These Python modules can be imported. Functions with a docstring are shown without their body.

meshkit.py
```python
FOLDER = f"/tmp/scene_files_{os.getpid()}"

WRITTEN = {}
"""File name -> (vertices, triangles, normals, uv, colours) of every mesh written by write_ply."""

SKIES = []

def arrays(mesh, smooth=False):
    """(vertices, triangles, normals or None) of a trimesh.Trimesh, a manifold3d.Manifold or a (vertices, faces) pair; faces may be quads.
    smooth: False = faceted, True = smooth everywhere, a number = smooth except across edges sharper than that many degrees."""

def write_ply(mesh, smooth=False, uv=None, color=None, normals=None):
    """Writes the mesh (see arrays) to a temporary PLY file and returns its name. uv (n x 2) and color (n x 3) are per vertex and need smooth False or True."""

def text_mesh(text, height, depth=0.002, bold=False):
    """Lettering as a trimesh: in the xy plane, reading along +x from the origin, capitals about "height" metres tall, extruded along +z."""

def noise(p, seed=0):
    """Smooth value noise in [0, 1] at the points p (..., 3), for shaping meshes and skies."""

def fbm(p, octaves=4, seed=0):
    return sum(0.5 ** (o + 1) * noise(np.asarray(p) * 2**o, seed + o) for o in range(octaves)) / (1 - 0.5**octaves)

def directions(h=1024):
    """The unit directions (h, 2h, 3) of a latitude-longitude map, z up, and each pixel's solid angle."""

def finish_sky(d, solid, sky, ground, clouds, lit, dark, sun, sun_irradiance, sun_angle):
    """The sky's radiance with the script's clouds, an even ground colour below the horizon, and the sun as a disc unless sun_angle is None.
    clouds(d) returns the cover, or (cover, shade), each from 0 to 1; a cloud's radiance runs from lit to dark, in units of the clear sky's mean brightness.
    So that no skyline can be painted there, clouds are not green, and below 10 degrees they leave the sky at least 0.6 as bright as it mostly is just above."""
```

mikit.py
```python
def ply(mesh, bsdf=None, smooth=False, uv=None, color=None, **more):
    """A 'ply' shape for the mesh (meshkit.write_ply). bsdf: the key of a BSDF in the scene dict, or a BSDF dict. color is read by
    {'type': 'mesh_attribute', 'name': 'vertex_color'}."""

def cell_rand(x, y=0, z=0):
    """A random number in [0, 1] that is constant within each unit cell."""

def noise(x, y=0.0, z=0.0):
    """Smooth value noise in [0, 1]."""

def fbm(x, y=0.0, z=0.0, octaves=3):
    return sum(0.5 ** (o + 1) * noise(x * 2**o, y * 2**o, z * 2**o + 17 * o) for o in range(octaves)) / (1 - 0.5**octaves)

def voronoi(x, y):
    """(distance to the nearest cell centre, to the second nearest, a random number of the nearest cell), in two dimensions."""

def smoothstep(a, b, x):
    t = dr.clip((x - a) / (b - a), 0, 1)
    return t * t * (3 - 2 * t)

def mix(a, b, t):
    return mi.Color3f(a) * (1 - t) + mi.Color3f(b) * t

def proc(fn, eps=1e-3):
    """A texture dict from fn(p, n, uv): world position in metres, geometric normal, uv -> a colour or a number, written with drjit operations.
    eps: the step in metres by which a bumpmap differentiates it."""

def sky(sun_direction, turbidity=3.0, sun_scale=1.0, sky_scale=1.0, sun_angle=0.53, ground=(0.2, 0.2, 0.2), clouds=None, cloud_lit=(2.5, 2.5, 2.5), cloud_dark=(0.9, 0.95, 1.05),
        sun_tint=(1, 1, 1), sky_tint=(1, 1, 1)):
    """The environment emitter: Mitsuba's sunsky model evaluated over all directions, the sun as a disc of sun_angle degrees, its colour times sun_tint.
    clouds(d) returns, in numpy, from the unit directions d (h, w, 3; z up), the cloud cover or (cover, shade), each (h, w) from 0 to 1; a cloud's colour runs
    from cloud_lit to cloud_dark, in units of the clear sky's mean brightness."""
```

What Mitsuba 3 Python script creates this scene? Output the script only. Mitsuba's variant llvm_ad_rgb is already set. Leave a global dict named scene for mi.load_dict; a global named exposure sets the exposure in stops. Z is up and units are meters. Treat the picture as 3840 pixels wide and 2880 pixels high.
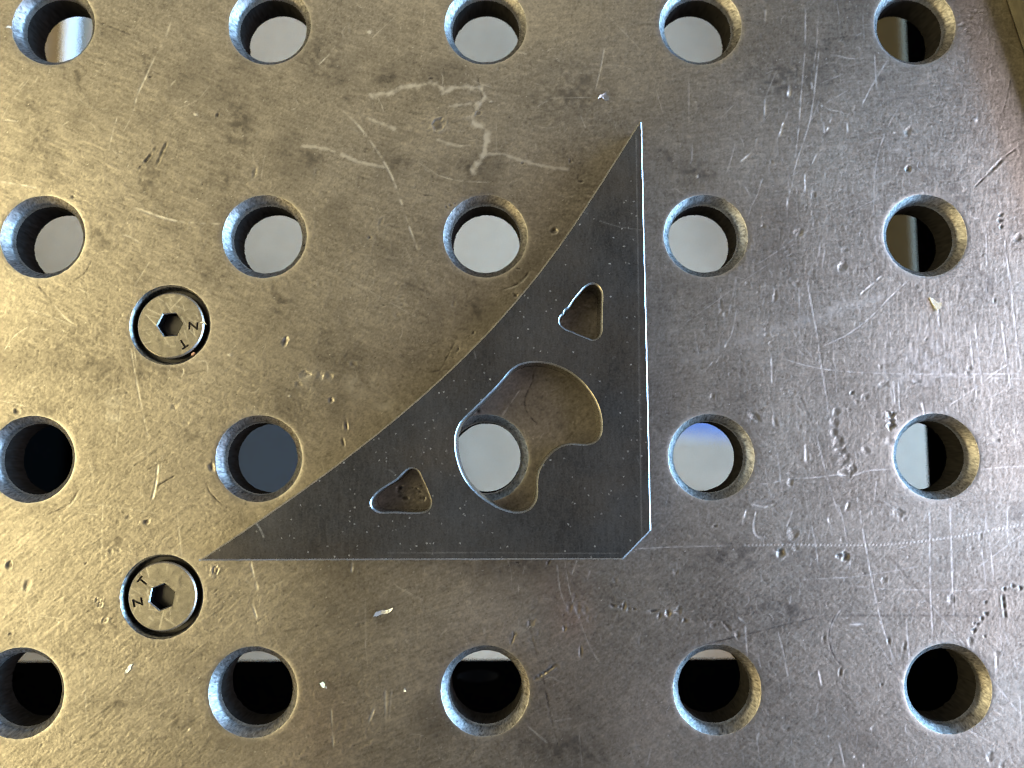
import math
import numpy as np
import trimesh
import drjit as dr
import mitsuba as mi
import mikit
import meshkit
from scipy import ndimage
from scipy.spatial import Delaunay
from scipy.interpolate import splprep, splev
from shapely.geometry import Polygon, Point, box
import shapely

T = mi.ScalarTransform4f
scene, labels = {}, {}
TOP = 0.850                      # height of the table's upper face above the floor, metres
MM = 0.001

# ------------------------------------------------------------------ camera, light, exposure
eye = np.array([0.00496, 0.00155, TOP + 0.17075])
fwd = np.array([0.00559058, 0.08625249, -0.99625762])
up = np.array([0.00248456, 0.99626892, 0.08626741])
scene['camera'] = {'type': 'thinlens', 'fov': 67.3086, 'fov_axis': 'x', 'near_clip': 0.01, 'far_clip': 20.0, 'aperture_radius': 0.0013,
                   'focus_distance': 0.1695, 'to_world': T().look_at(origin=eye.tolist(), target=(eye + fwd).tolist(), up=up.tolist())}
exposure = 0.17


def lamp(name, centre, facing, width, height, rgb, label, category):
    """A lit rectangle standing in the workshop, well outside the frame."""
    c, t = np.array(centre, float), np.array(facing, float)
    scene[name] = {'type': 'rectangle', 'to_world': T().look_at(origin=c.tolist(), target=t.tolist(), up=[0, 0.02, 1]) @ T().scale([width / 2, height / 2, 1]),
                   'emitter': {'type': 'area', 'radiance': {'type': 'rgb', 'value': list(rgb)}}}
    labels[name] = {'label': label, 'category': category}


lamp('daylight_window', (1.70, 0.05, TOP + 0.36), (0, 0, TOP), 2.2, 0.95, (5.2, 10.6, 17.5), 'wide low blue daylight window far to the right of the table', 'window')
lamp('high_window', (1.40, -0.05, TOP + 1.12), (0, 0, TOP), 1.4, 0.9, (4.1, 3.85, 4.45), 'high pale window far to the right of the table', 'window')
lamp('warm_lamp_panel', (-1.30, -0.08, TOP + 1.04), (0, 0, TOP), 1.7, 1.0, (4.6, 3.95, 2.15), 'warm lit panel lamp high to the left of the table', 'lamp')
lamp('low_warm_lamp', (-1.45, -0.75, TOP + 0.38), (0, 0, TOP), 0.8, 0.45, (3.2, 2.2, 0.75), 'low amber lamp far to the left of the table', 'lamp')
lamp('ceiling_fill', (-0.45, 1.4, TOP + 1.9), (0, 0, TOP), 2.0, 1.0, (1.0, 0.90, 0.62), 'dim warm fill panel added overhead beyond the far side of the table', 'lamp')  # unseen panel added overhead as general ambient fill
scene['room_light'] = {'type': 'constant', 'radiance': {'type': 'rgb', 'value': [0.062, 0.053, 0.049]}}

# ------------------------------------------------------------------ materials


def metal(rough, metallic=1.0, spec=0.5, extra=None):
    d = {'type': 'principled', 'base_color': {'type': 'mesh_attribute', 'name': 'vertex_color'}, 'metallic': metallic, 'roughness': rough, 'specular': spec}
    return {'type': 'twosided', 'bsdf': {**d, **(extra or {})}}


def table_rough(p, n, uv):
    return 0.40 + 0.09 * (mikit.fbm(p.x * 60, p.y * 60, 0.0, 2) - 0.5)


scene['table_steel'] = metal(mikit.proc(table_rough))
scene['bolt_steel'] = metal(0.42)
scene['chamfer_steel'] = metal(0.50)
scene['mill_scale'] = metal(0.29, 0.8, 0.5)
scene['bore_oxide'] = metal(0.85, 0.0, 0.0)
scene['bright_metal'] = metal(0.38)
scene['dark_steel'] = {'type': 'twosided', 'bsdf': {'type': 'principled', 'base_color': {'type': 'rgb', 'value': [0.004, 0.004, 0.005]}, 'roughness': 0.8, 'specular': 0.0}}
scene['bar_steel'] = {'type': 'twosided', 'bsdf': {'type': 'principled', 'base_color': mikit.proc(lambda p, n, uv: mikit.mix((0.07, 0.066, 0.05), (0.14, 0.13, 0.10), mikit.fbm(p.x * 900, p.y * 500, p.z * 900, 3))), 'roughness': 0.5, 'metallic': 0.5}}
scene['mat_chip_metal'] = {'type': 'twosided', 'bsdf': {'type': 'principled', 'base_color': {'type': 'rgb', 'value': [0.60, 0.61, 0.62]}, 'roughness': 0.35, 'metallic': 0.75}}
scene['mat_burr_metal'] = {'type': 'twosided', 'bsdf': {'type': 'principled', 'base_color': {'type': 'rgb', 'value': [0.42, 0.42, 0.41]}, 'roughness': 0.35, 'metallic': 0.9}}
scene['mat_cream_flake'] = {'type': 'twosided', 'bsdf': {'type': 'principled', 'base_color': {'type': 'rgb', 'value': [0.72, 0.72, 0.69]}, 'roughness': 0.6}}
scene['mat_yellow_flake'] = {'type': 'twosided', 'bsdf': {'type': 'principled', 'base_color': {'type': 'rgb', 'value': [0.85, 0.82, 0.50]}, 'roughness': 0.5}}
scene['mat_rust_crumb'] = {'type': 'twosided', 'bsdf': {'type': 'principled', 'base_color': {'type': 'rgb', 'value': [0.55, 0.30, 0.16]}, 'roughness': 0.7}}


def concrete(p, n, uv):
    return mikit.mix((0.26, 0.218, 0.168), (0.40, 0.33, 0.25), mikit.smoothstep(0.2, 0.8, mikit.fbm(p.x * 7, p.y * 7, 0.0, 4))) * (0.93 + 0.14 * mikit.noise(p.x * 260, p.y * 260))


scene['floor_concrete'] = {'type': 'principled', 'base_color': mikit.proc(concrete), 'roughness': 0.55, 'specular': 0.3}
scene['black_plastic'] = {'type': 'twosided', 'bsdf': {'type': 'principled', 'base_color': {'type': 'rgb', 'value': [0.0015, 0.0015, 0.0014]}, 'roughness': 0.9, 'specular': 0.0}}
scene['slate_paint'] = {'type': 'twosided', 'bsdf': {'type': 'principled', 'specular': 0.05, 'base_color': mikit.proc(lambda p, n, uv: mikit.mix((0.018, 0.023, 0.030), (0.034, 0.041, 0.050), mikit.smoothstep(-0.40, -0.24, p.x + 0.05 * mikit.fbm(p.x * 20, p.y * 20)))), 'roughness': 0.5}}
scene['blue_paint'] = {'type': 'twosided', 'bsdf': {'type': 'principled', 'base_color': mikit.proc(lambda p, n, uv: mikit.mix((0.34, 0.30, 0.25), (0.09, 0.15, 0.36), mikit.smoothstep(0.012, 0.040, p.y + 0.012 * mikit.noise(p.x * 30, p.y * 30)))), 'roughness': 0.6}}
scene['olive_shade'] = {'type': 'twosided', 'bsdf': {'type': 'principled', 'base_color': mikit.proc(lambda p, n, uv: mikit.mix((0.10, 0.085, 0.05), (0.03, 0.027, 0.016), mikit.smoothstep(0.46, 0.56, p.x))), 'roughness': 0.6}}  # olive darkening to the right, the floor's shading put into colour
scene['white_enamel'] = {'type': 'twosided', 'bsdf': {'type': 'principled', 'base_color': {'type': 'rgb', 'value': [0.8, 0.8, 0.8]}, 'roughness': 0.25}}

# ------------------------------------------------------------------ mesh helpers (lengths in millimetres, z measured from the table's upper face)


def vnormals(v, f):
    n = np.zeros_like(v)
    fn = np.cross(v[f[:, 1]] - v[f[:, 0]], v[f[:, 2]] - v[f[:, 0]])
    for k in range(3):
        for c in range(3):
            n[:, c] += np.bincount(f[:, k], fn[:, c], len(v))
    return n / np.maximum(np.linalg.norm(n, axis=1, keepdims=True), 1e-12)


def put(key, pieces, bsdf, offset=(0, 0)):
    """pieces: (vertices mm, faces, colours or None), each smooth within itself, joined into the one mesh of this key."""
    V, F, N, C, at = [], [], [], [], 0
    for v, f, c in pieces:
        v, f = np.asarray(v, float), np.asarray(f, int)
        V.append(v); F.append(f + at); N.append(vnormals(v, f)); at += len(v)
        C.append(np.broadcast_to(np.asarray((0.5, 0.5, 0.5) if c is None else c, float), v.shape))
    v = np.vstack(V) + np.array([offset[0], offset[1], 0.0])
    v = v * MM + np.array([0, 0, TOP])
    name = meshkit.write_ply((v, np.vstack(F)), False, None, np.vstack(C), normals=np.vstack(N))
    scene[key] = {'type': 'ply', 'filename': name, 'face_normals': False, 'bsdf': {'type': 'ref', 'id': bsdf}}


def strip(loops, closed=True, flip=False):
    """Quads between successive loops of equally many points."""
    n, v = len(loops[0]), np.vstack(loops)
    i, j = np.meshgrid(np.arange(len(loops) - 1), np.arange(n if closed else n - 1), indexing='ij')
    a, b = i * n + j, i * n + (j + 1) % n
    q = np.stack([a, b, b + n, a + n], -1).reshape(-1, 4)
    f = np.vstack([q[:, [0, 1, 2]], q[:, [0, 2, 3]]])
    return v, (f[:, ::-1] if flip else f)


def flat(poly, z, up=True):
    v, f = trimesh.creation.triangulate_polygon(poly, engine='earcut')
    a, b, c = v[f[:, 0]], v[f[:, 1]], v[f[:, 2]]
    s = (b[:, 0] - a[:, 0]) * (c[:, 1] - a[:, 1]) - (b[:, 1] - a[:, 1]) * (c[:, 0] - a[:, 0])
    f = np.where(((s > 0) == up)[:, None], f, f[:, ::-1])
    return np.column_stack([v, np.full(len(v), float(z))]), f


def boxmesh(x0, x1, y0, y1, z0, z1, bevel=0.0):
    import manifold3d as m3
    m = m3.Manifold.cube((x1 - x0 - 2 * bevel, y1 - y0 - 2 * bevel, z1 - z0 - 2 * bevel)).translate((x0 + bevel, y0 + bevel, z0 + bevel))
    if bevel:
        m = m.minkowski_sum(m3.Manifold.sphere(bevel, 12))
    k = m.to_mesh()
    return trimesh.Trimesh(k.vert_properties[:, :3], k.tri_verts, process=False)


def faceted(mesh):
    """One piece per mesh with every face its own vertices, so that edges stay crisp."""
    v, f = np.asarray(mesh.vertices), np.asarray(mesh.faces)
    return v[f].reshape(-1, 3), np.arange(3 * len(f)).reshape(-1, 3), None


def tagged(key, label, category, **more):
    labels[key] = {'label': label, 'category': category, **more}


# ------------------------------------------------------------------ the floor
scene['floor'] = mikit.ply((np.array([[-4, -4, 0], [4, -4, 0], [4, 4, 0], [-4, 4, 0.0]]), np.array([[0, 1, 2], [0, 2, 3]])), 'floor_concrete')
labels['floor'] = {'label': 'pale grey concrete floor seen blurred through the holes', 'category': 'floor', 'kind': 'structure'}

# ------------------------------------------------------------------ wear on the table's upper face, as relief and as bare or stained metal
# LINES: kind, then x, y, x, y ... in millimetres.  DENTS: kind, x, y, half-width, half-height
LINES=[('b',-72.7,101.4,-73.5,98.7,-74.0,96.7,-76.4,92.1,-79.1,85.2,-80.1,83.2,-80.7,79.0),('f',-80.7,79.0,-82.4,75.2,-83.1,74.1),('f',-104.6,87.5,-109.1,81.3,-111.0,76.8),('f',-93.5,77.3,-90.5,76.8,-89.0,75.2,-90.0,73.7),('b',-80.2,56.8,-76.5,55.6,-72.8,54.2,-68.1,53.2,-59.7,52.9),('m',-83.6,69.9,-81.4,69.0),('f',-50.3,69.1,-51.2,62.7),('s',-36.1,92.9,-38.4,90.5),('b',-110.3,62.8,-105.5,62.0,-101.8,61.3),('m',-82.1,50.5,-79.9,49.9,-77.7,48.2),('m',-84.3,78.3,-85.3,74.1,-86.0,69.9),('c',-41.9,71.0,-39.0,70.8,-36.4,70.5,-34.5,69.7),('k',-90.5,101.0,-86.3,99.5,-81.8,97.5),('k',-93.7,90.9,-91.8,89.0),('K',-72.7,72.2,-74.1,68.8,-75.4,65.0),('K',-74.9,71.2,-77.0,68.0,-79.1,65.4),('K',-60.9,79.8,-61.9,77.1),('f',-89.6,89.0,-86.6,89.4),('f',-102.5,73.7,-95.8,71.4),('q',-97.3,81.3,-99.1,80.6),('f',-95.3,77.1,-97.1,75.6),('f',-85.1,70.3,-82.8,67.7),('m',-111.1,77.3,-107.0,77.0),('m',-71.4,86.7,-72.5,85.2),('C',-26.1,83.2,-22.8,83.6,-19.1,84.8,-14.7,85.5,-12.5,86.3,-10.2,85.1,-9.5,83.8,-7.3,84.9,-3.6,85.1,-1.0,84.7,-0.1,82.8,-1.7,80.5,-3.2,77.8,-2.8,76.3,-1.0,75.9,0.5,74.4,0.1,71.4,-0.6,68.3,-2.1,66.5,-3.2,64.6),('c',-28.3,78.4,-25.7,77.1,-20.9,75.2),('c',-8.0,80.5,-3.6,81.1),('c',-10.9,72.5,-6.5,71.0,-3.6,71.2),('c',0.9,69.3,4.2,69.1,8.2,67.6,13.0,66.4,18.8,65.5),('c',-32.9,69.1,-28.5,67.2,-21.9,65.9),('b',-33.1,79.8,-29.0,76.0,-24.9,70.3,-21.5,64.6,-19.6,59.3,-17.4,52.6,-15.1,46.3),('m',-25.0,83.2,-23.9,80.9,-23.3,79.0),('m',-14.2,65.7,-10.1,63.8,-5.4,62.7,1.6,62.5),('f',-15.7,67.6,-10.9,64.2),('k',-1.9,87.8,-1.4,85.5,-0.8,82.8,-1.0,79.8),('s',27.7,94.8,26.5,88.6,25.3,84.0),('f',27.8,103.0,32.9,97.5,36.6,93.2),('f',14.9,82.4,26.0,82.6),('m',21.9,78.2,23.0,75.4),('f',27.6,90.3,31.3,90.3,35.0,88.6),('f',-18.6,104.2,-23.7,99.5,-26.7,96.3),('f',-14.4,99.9,-14.1,103.8),('f',-4.3,87.4,-1.4,85.9,2.3,84.7),('q',18.0,72.5,17.9,67.6),('k',-3.2,60.6,-3.4,59.5),('k',-14.0,59.5,-11.9,59.4),('f',2.5,76.7,2.5,69.9),('q',30.2,61.9,22.1,61.5),('f',39.4,84.3,40.8,79.0),('f',-18.1,47.4,-16.6,43.7),('s',74.7,105.4,74.3,94.4,73.5,88.6,72.7,81.3,72.3,76.3,70.9,67.5),('m',77.6,103.8,76.9,94.4,75.8,88.6),('s',77.5,94.4,76.4,86.6,75.0,77.4,72.9,71.3,70.9,66.4,69.8,60.3),('m',96.7,82.0,93.5,77.4,91.1,72.1,89.8,68.3,89.1,64.5,88.6,58.1,88.4,52.4,88.8,45.0),('s',93.4,91.7,90.4,87.0,88.2,83.2,86.8,80.5),('s',90.3,93.2,90.4,86.6,90.5,83.6),('m',79.3,92.8,81.5,92.7,84.1,91.9,86.0,91.8),('m',79.0,79.7,81.0,79.3,83.4,78.6),('w',68.7,76.7,68.3,75.5,67.6,73.2),('m',69.7,79.0,68.3,75.5),('w',64.6,82.8,64.4,78.2),('W',70.3,85.5,70.0,82.8),('w',75.4,86.1,75.6,84.7),('m',76.4,80.1,75.0,77.0),('w',83.3,76.5,83.4,74.2),('w',77.9,76.5,78.0,74.0),('w',79.0,75.3,78.2,74.2),('w',79.8,77.8,79.4,76.5),('m',57.4,72.1,56.2,67.5,54.8,63.9),('b',61.4,70.2,60.5,68.9,58.4,67.2),('w',62.4,72.8,62.0,70.9),('w',73.2,64.3,73.1,60.0),('m',63.4,63.7,61.8,58.5,60.7,57.7,59.6,53.2),('w',69.0,58.8,68.9,56.2),('m',59.3,61.5,60.7,58.5),('w',69.3,63.0,69.6,60.0),('w',76.0,69.0,74.8,66.4),('m',47.0,86.7,46.8,77.1),('m',47.4,71.3,47.3,67.5),('f',71.6,64.9,69.7,63.7),('f',80.7,54.3,88.2,58.1,93.5,59.9),('f',60.6,42.9,66.6,46.5,71.1,50.2,77.8,52.8),('f',73.3,61.8,74.2,56.2,75.0,48.7),('m',76.1,48.7,75.2,42.8),('m',76.8,48.0,74.5,43.5),('m',77.2,47.2,76.3,42.8),('k',123.8,71.7,119.4,68.6),('K',119.4,68.6,115.1,64.4),('k',115.1,64.4,112.0,61.4),('k',121.8,87.4,120.1,81.2,119.2,78.5),('q',110.9,69.0,109.2,65.2,107.6,62.6),('m',113.9,50.2,113.7,42.8),('m',118.1,49.0,117.9,42.8),('f',116.7,99.1,125.1,93.2),('f',51.7,94.4,53.1,90.5),('f',67.6,89.4,64.8,83.2),('f',78.8,81.3,83.8,84.3),('f',82.0,105.4,82.6,100.3),('f',88.0,103.8,88.0,96.3),('f',57.7,81.3,53.9,77.4),('f',82.8,88.2,77.5,85.9),('w',65.4,103.8,65.1,101.0),('s',-79.3,25.2,-78.0,19.0,-76.3,11.5,-74.2,3.7),('m',-78.4,24.1,-77.7,20.5),('k',-100.5,38.9,-96.9,34.7),('m',-96.9,34.7,-94.2,31.4,-91.9,29.9),('f',-103.3,33.6,-96.8,31.7,-90.9,29.0),('f',-101.3,28.9,-97.7,28.8),('f',-107.6,13.0,-101.5,11.6),('w',-72.1,-0.5,-72.4,-5.5,-73.2,-9.3),('k',-68.3,-3.7,-72.1,-6.0),('k',-74.4,0.2,-77.5,-1.6),('m',-77.5,-1.6,-78.6,-1.4),('k',-70.2,-0.2,-74.7,-2.6),('m',-71.2,0.5,-71.5,-2.0),('k',-99.9,21.6,-99.6,24.5),('m',-64.7,21.5,-62.0,21.9,-61.7,17.6),('q',-61.9,19.7,-67.1,18.5),('k',-89.0,-6.1,-90.6,-9.3,-92.3,-10.6,-96.1,-12.2),('m',-88.6,-6.3,-90.2,-9.4,-91.9,-10.9),('k',-88.6,44.6,-90.0,41.6,-92.8,39.6),('k',-62.1,-3.7,-60.8,-7.3,-57.5,-10.4),('f',-90.6,-9.6,-81.7,-10.3,-71.1,-12.1),('K',-41.3,39.3,-39.5,39.3),('f',-75.7,44.2,-79.1,38.3),('f',-91.7,38.3,-88.8,36.8,-89.4,35.7),('f',-85.8,26.3,-85.3,23.4),('f',-80.6,14.0,-81.6,2.0),('k',9.9,41.8,7.4,38.9,3.4,37.6),('m',10.2,41.5,7.7,38.6,3.7,37.4),('k',-10.6,18.2,-6.4,26.8),('k',-13.1,18.9,-9.2,19.6,-7.4,19.8),('k',10.9,19.6,10.5,16.7,9.1,14.2,8.5,12.0,9.4,9.5,11.9,7.0),('m',7.6,14.9,3.7,9.2),('K',-30.9,8.0,-30.7,6.4),('f',-31.4,40.4,-15.0,31.2),('q',17.6,3.4,23.3,10.2),('q',-18.0,39.3,-12.2,36.7),('q',-2.4,40.4,-4.2,35.9),('G',44.1,21.3,54.3,25.2,63.8,28.1,73.3,30.7,80.6,33.2,89.1,35.4),('m',75.2,24.5,80.4,26.6,85.9,30.3,91.7,36.1,96.2,40.2),('s',72.7,39.9,73.4,34.7,74.3,29.2,75.1,21.2,75.9,15.1,76.7,7.9),('m',56.9,41.0,55.3,34.0,54.1,30.0),('m',56.7,33.6,55.4,27.4,53.9,24.5),('w',52.8,22.7,51.8,21.1),('w',64.1,22.1,64.1,16.5),('f',44.3,29.6,51.7,34.7,59.1,40.2,66.5,45.0),('m',64.3,22.7,69.3,20.9,75.4,19.4,81.9,18.8,90.8,18.5,105.3,18.2,120.6,18.4),('q',67.5,19.4,70.5,12.9,73.4,5.4),('m',73.4,5.4,74.6,-0.6,76.5,-8.4,78.0,-13.3),('s',58.4,-5.7,61.6,-6.1,64.5,-5.5,67.7,-4.7,72.0,-4.7,77.7,-4.0,79.1,-3.7,80.5,-4.5,82.3,-4.0,84.5,-3.0,90.2,-2.8),('m',109.3,-3.0,114.9,-2.4,119.3,-2.2),('s',91.2,17.9,91.3,13.6,91.4,6.4),('m',90.5,15.4,90.9,11.4),('m',92.4,17.2,92.3,10.0),('m',103.1,11.0,108.7,14.6,116.2,20.0,118.1,21.1),('s',108.9,28.0,109.1,22.9,109.8,12.1),('m',110.3,30.6,110.4,25.9,111.2,13.9),('s',116.3,31.0,116.7,22.9,117.6,13.5),('m',118.8,39.4,119.2,28.8,120.1,18.6),('f',99.4,17.2,101.6,17.9,108.2,18.2),('m',113.4,40.2,113.1,35.4),('m',118.1,46.4,118.8,39.0),('w',97.4,11.8,97.8,9.3),('w',102.7,10.7,103.2,8.9),('W',71.1,4.2,71.1,-1.0),('m',64.7,0.8,65.5,-7.7),('m',86.4,-5.3,85.8,-9.8),('m',70.9,39.1,70.5,25.9),('m',62.5,34.0,63.4,39.1),('w',89.7,40.6,84.8,36.5),('f',90.3,31.0,90.4,23.7),('f',77.9,27.7,78.5,15.4),('f',97.0,25.9,97.8,28.8),('f',46.5,30.7,47.7,22.7),('m',48.7,18.7,51.0,21.3),('f',84.4,44.3,91.1,31.7),('f',115.0,30.2,112.5,18.6),('f',82.2,0.8,82.3,-4.9),('w',102.1,33.9,102.2,28.8),('f',94.4,18.3,120.5,17.1),('f',112.4,16.1,113.2,11.4),('f',105.5,30.2,106.3,23.7),('w',54.3,25.6,53.8,24.5),('f',-77.0,-18.3,-78.4,-23.2,-79.4,-25.9),('m',-67.5,-12.1,-66.3,-21.1),('b',-51.2,-22.7,-49.6,-28.4),('b',-50.6,-31.5,-49.3,-35.3),('f',-83.9,-9.3,-83.7,-23.1),('f',-62.9,-38.6,-62.7,-40.3),('s',-33.1,-53.5,-32.5,-61.5),('q',-83.0,-61.6,-72.8,-60.0,-66.0,-59.0),('f',-88.3,-58.6,-88.3,-65.5),('f',-86.6,-42.2,-85.3,-57.0),('f',-97.1,-33.7,-91.8,-34.4),('q',-48.3,-38.0,-35.5,-36.0),('f',-53.4,-11.5,-52.8,-15.0),('f',-99.3,-31.3,-98.3,-36.8),('f',-26.1,-28.9,-25.9,-42.1,-25.2,-45.5),('w',-29.0,-22.7,-29.1,-24.7),('m',15.6,-22.8,16.2,-29.0,17.6,-32.5),('m',17.3,-22.5,18.3,-29.0,20.4,-35.2,22.7,-41.3,25.1,-44.7),('s',20.0,-22.5,18.9,-25.4),('m',22.9,-24.6,22.2,-26.6),('q',9.2,-30.4,9.5,-35.8,10.6,-40.6,12.1,-46.0),('k',12.3,-46.0,13.6,-53.4,14.9,-59.1,16.9,-66.0),('s',9.1,-57.4,13.2,-60.8),('w',-21.5,-49.9,-21.3,-56.3),('m',-20.1,-49.6,-20.6,-55.6),('w',-23.9,-53.6,-25.0,-56.6),('f',-14.0,-59.6,-14.3,-63.9),('m',-0.2,-36.8,-0.3,-38.2),('m',7.3,-27.6,7.2,-29.0),('f',-22.9,-30.2,-20.5,-27.2),('K',10.9,-47.0,12.6,-46.4,15.0,-44.7),('s',33.5,-19.9,43.2,-19.5),('f',-20.5,-26.1,-20.2,-27.5,-13.2,-31.0),('f',-10.4,-23.8,-11.8,-25.1),('f',14.6,-56.4,18.4,-55.8),('f',20.1,-59.1,20.7,-66.1),('f',36.7,-57.5,34.5,-66.1),('f',0.8,-56.7,2.2,-50.7),('m',43.2,-19.6,53.8,-19.3),('T',56.6,-19.3,67.9,-19.2,78.5,-19.4,87.4,-19.3,96.2,-18.6,105.1,-17.4,118.6,-15.0),('s',71.6,-14.3,72.5,-19.2,73.0,-25.1),('m',77.5,-9.8,79.0,-15.1,79.5,-20.3),('s',82.1,-9.8,83.2,-17.5,84.3,-25.5,85.4,-32.4,86.8,-38.5,89.0,-45.4),('s',98.1,-9.9,97.2,-27.3,97.3,-40.0),('s',102.5,-9.9,102.3,-20.4,102.0,-35.9),('m',110.2,-13.1,110.2,-16.6),('m',108.9,-20.0,109.5,-27.7),('m',110.8,-18.7,111.2,-26.6),('w',59.0,-10.4,61.8,-11.2,64.0,-10.3),('w',59.7,-11.8,58.9,-15.0,59.3,-17.4,61.1,-17.8),('w',75.4,-13.5,75.7,-14.4),('w',80.1,-10.2,79.4,-11.6),('w',110.9,-43.1,110.7,-46.5),('w',55.1,-34.7,56.5,-36.0),('s',56.5,-36.0,56.8,-43.5),('m',63.4,-37.1,65.0,-43.9,66.1,-52.7),('k',77.3,-32.7,75.1,-35.8,74.4,-39.2,75.1,-42.6,77.5,-45.6),('m',77.6,-32.9,75.4,-35.9,74.7,-39.2,75.5,-42.6,77.8,-45.5),('w',72.2,-46.0,72.8,-49.3),('m',91.6,-35.2,91.9,-43.7),('q',88.3,-21.7,97.3,-32.4),('m',97.3,-32.4,104.2,-41.0),('m',108.5,-46.5,114.6,-54.6),('k',42.7,-41.8,53.3,-39.1,63.8,-36.7,73.7,-34.4),('q',73.7,-34.4,117.4,-34.7),('f',67.7,-26.8,81.8,-26.2,96.0,-23.8),('f',78.2,-27.9,88.7,-29.0,106.3,-29.2,113.3,-28.9),('f',57.9,-57.0,59.0,-66.3),('w',58.9,-59.0,58.5,-60.3),('s',76.0,-61.1,77.0,-66.1),('w',74.3,-64.4,73.5,-66.0),('m',106.6,-61.2,108.4,-66.5),('K',112.9,-30.4,113.3,-35.6),('w',81.1,-65.4,81.1,-66.4),('K',51.6,-35.7,53.1,-37.4),('K',73.5,-37.8,73.3,-41.0),('K',91.1,-40.3,90.1,-44.0),('K',76.8,-45.8,76.6,-47.0),('K',87.5,-39.1,87.5,-40.3),('m',115.2,-9.9,114.8,-18.7),('f',87.8,-9.8,94.7,-14.4),('w',79.6,-36.3,83.1,-36.3),('f',68.7,-27.5,68.6,-29.9),('f',73.2,-55.7,73.3,-57.4),('f',112.0,-34.2,112.1,-41.0),('f',68.2,-10.5,65.9,-16.1),('f',99.1,-38.3,103.2,-40.3),('f',101.3,-57.2,108.7,-61.2),('f',115.5,-51.2,115.3,-61.3),('w',57.5,-11.8,56.6,-14.6),('f',107.6,-24.5,118.4,-16.9)]

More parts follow.
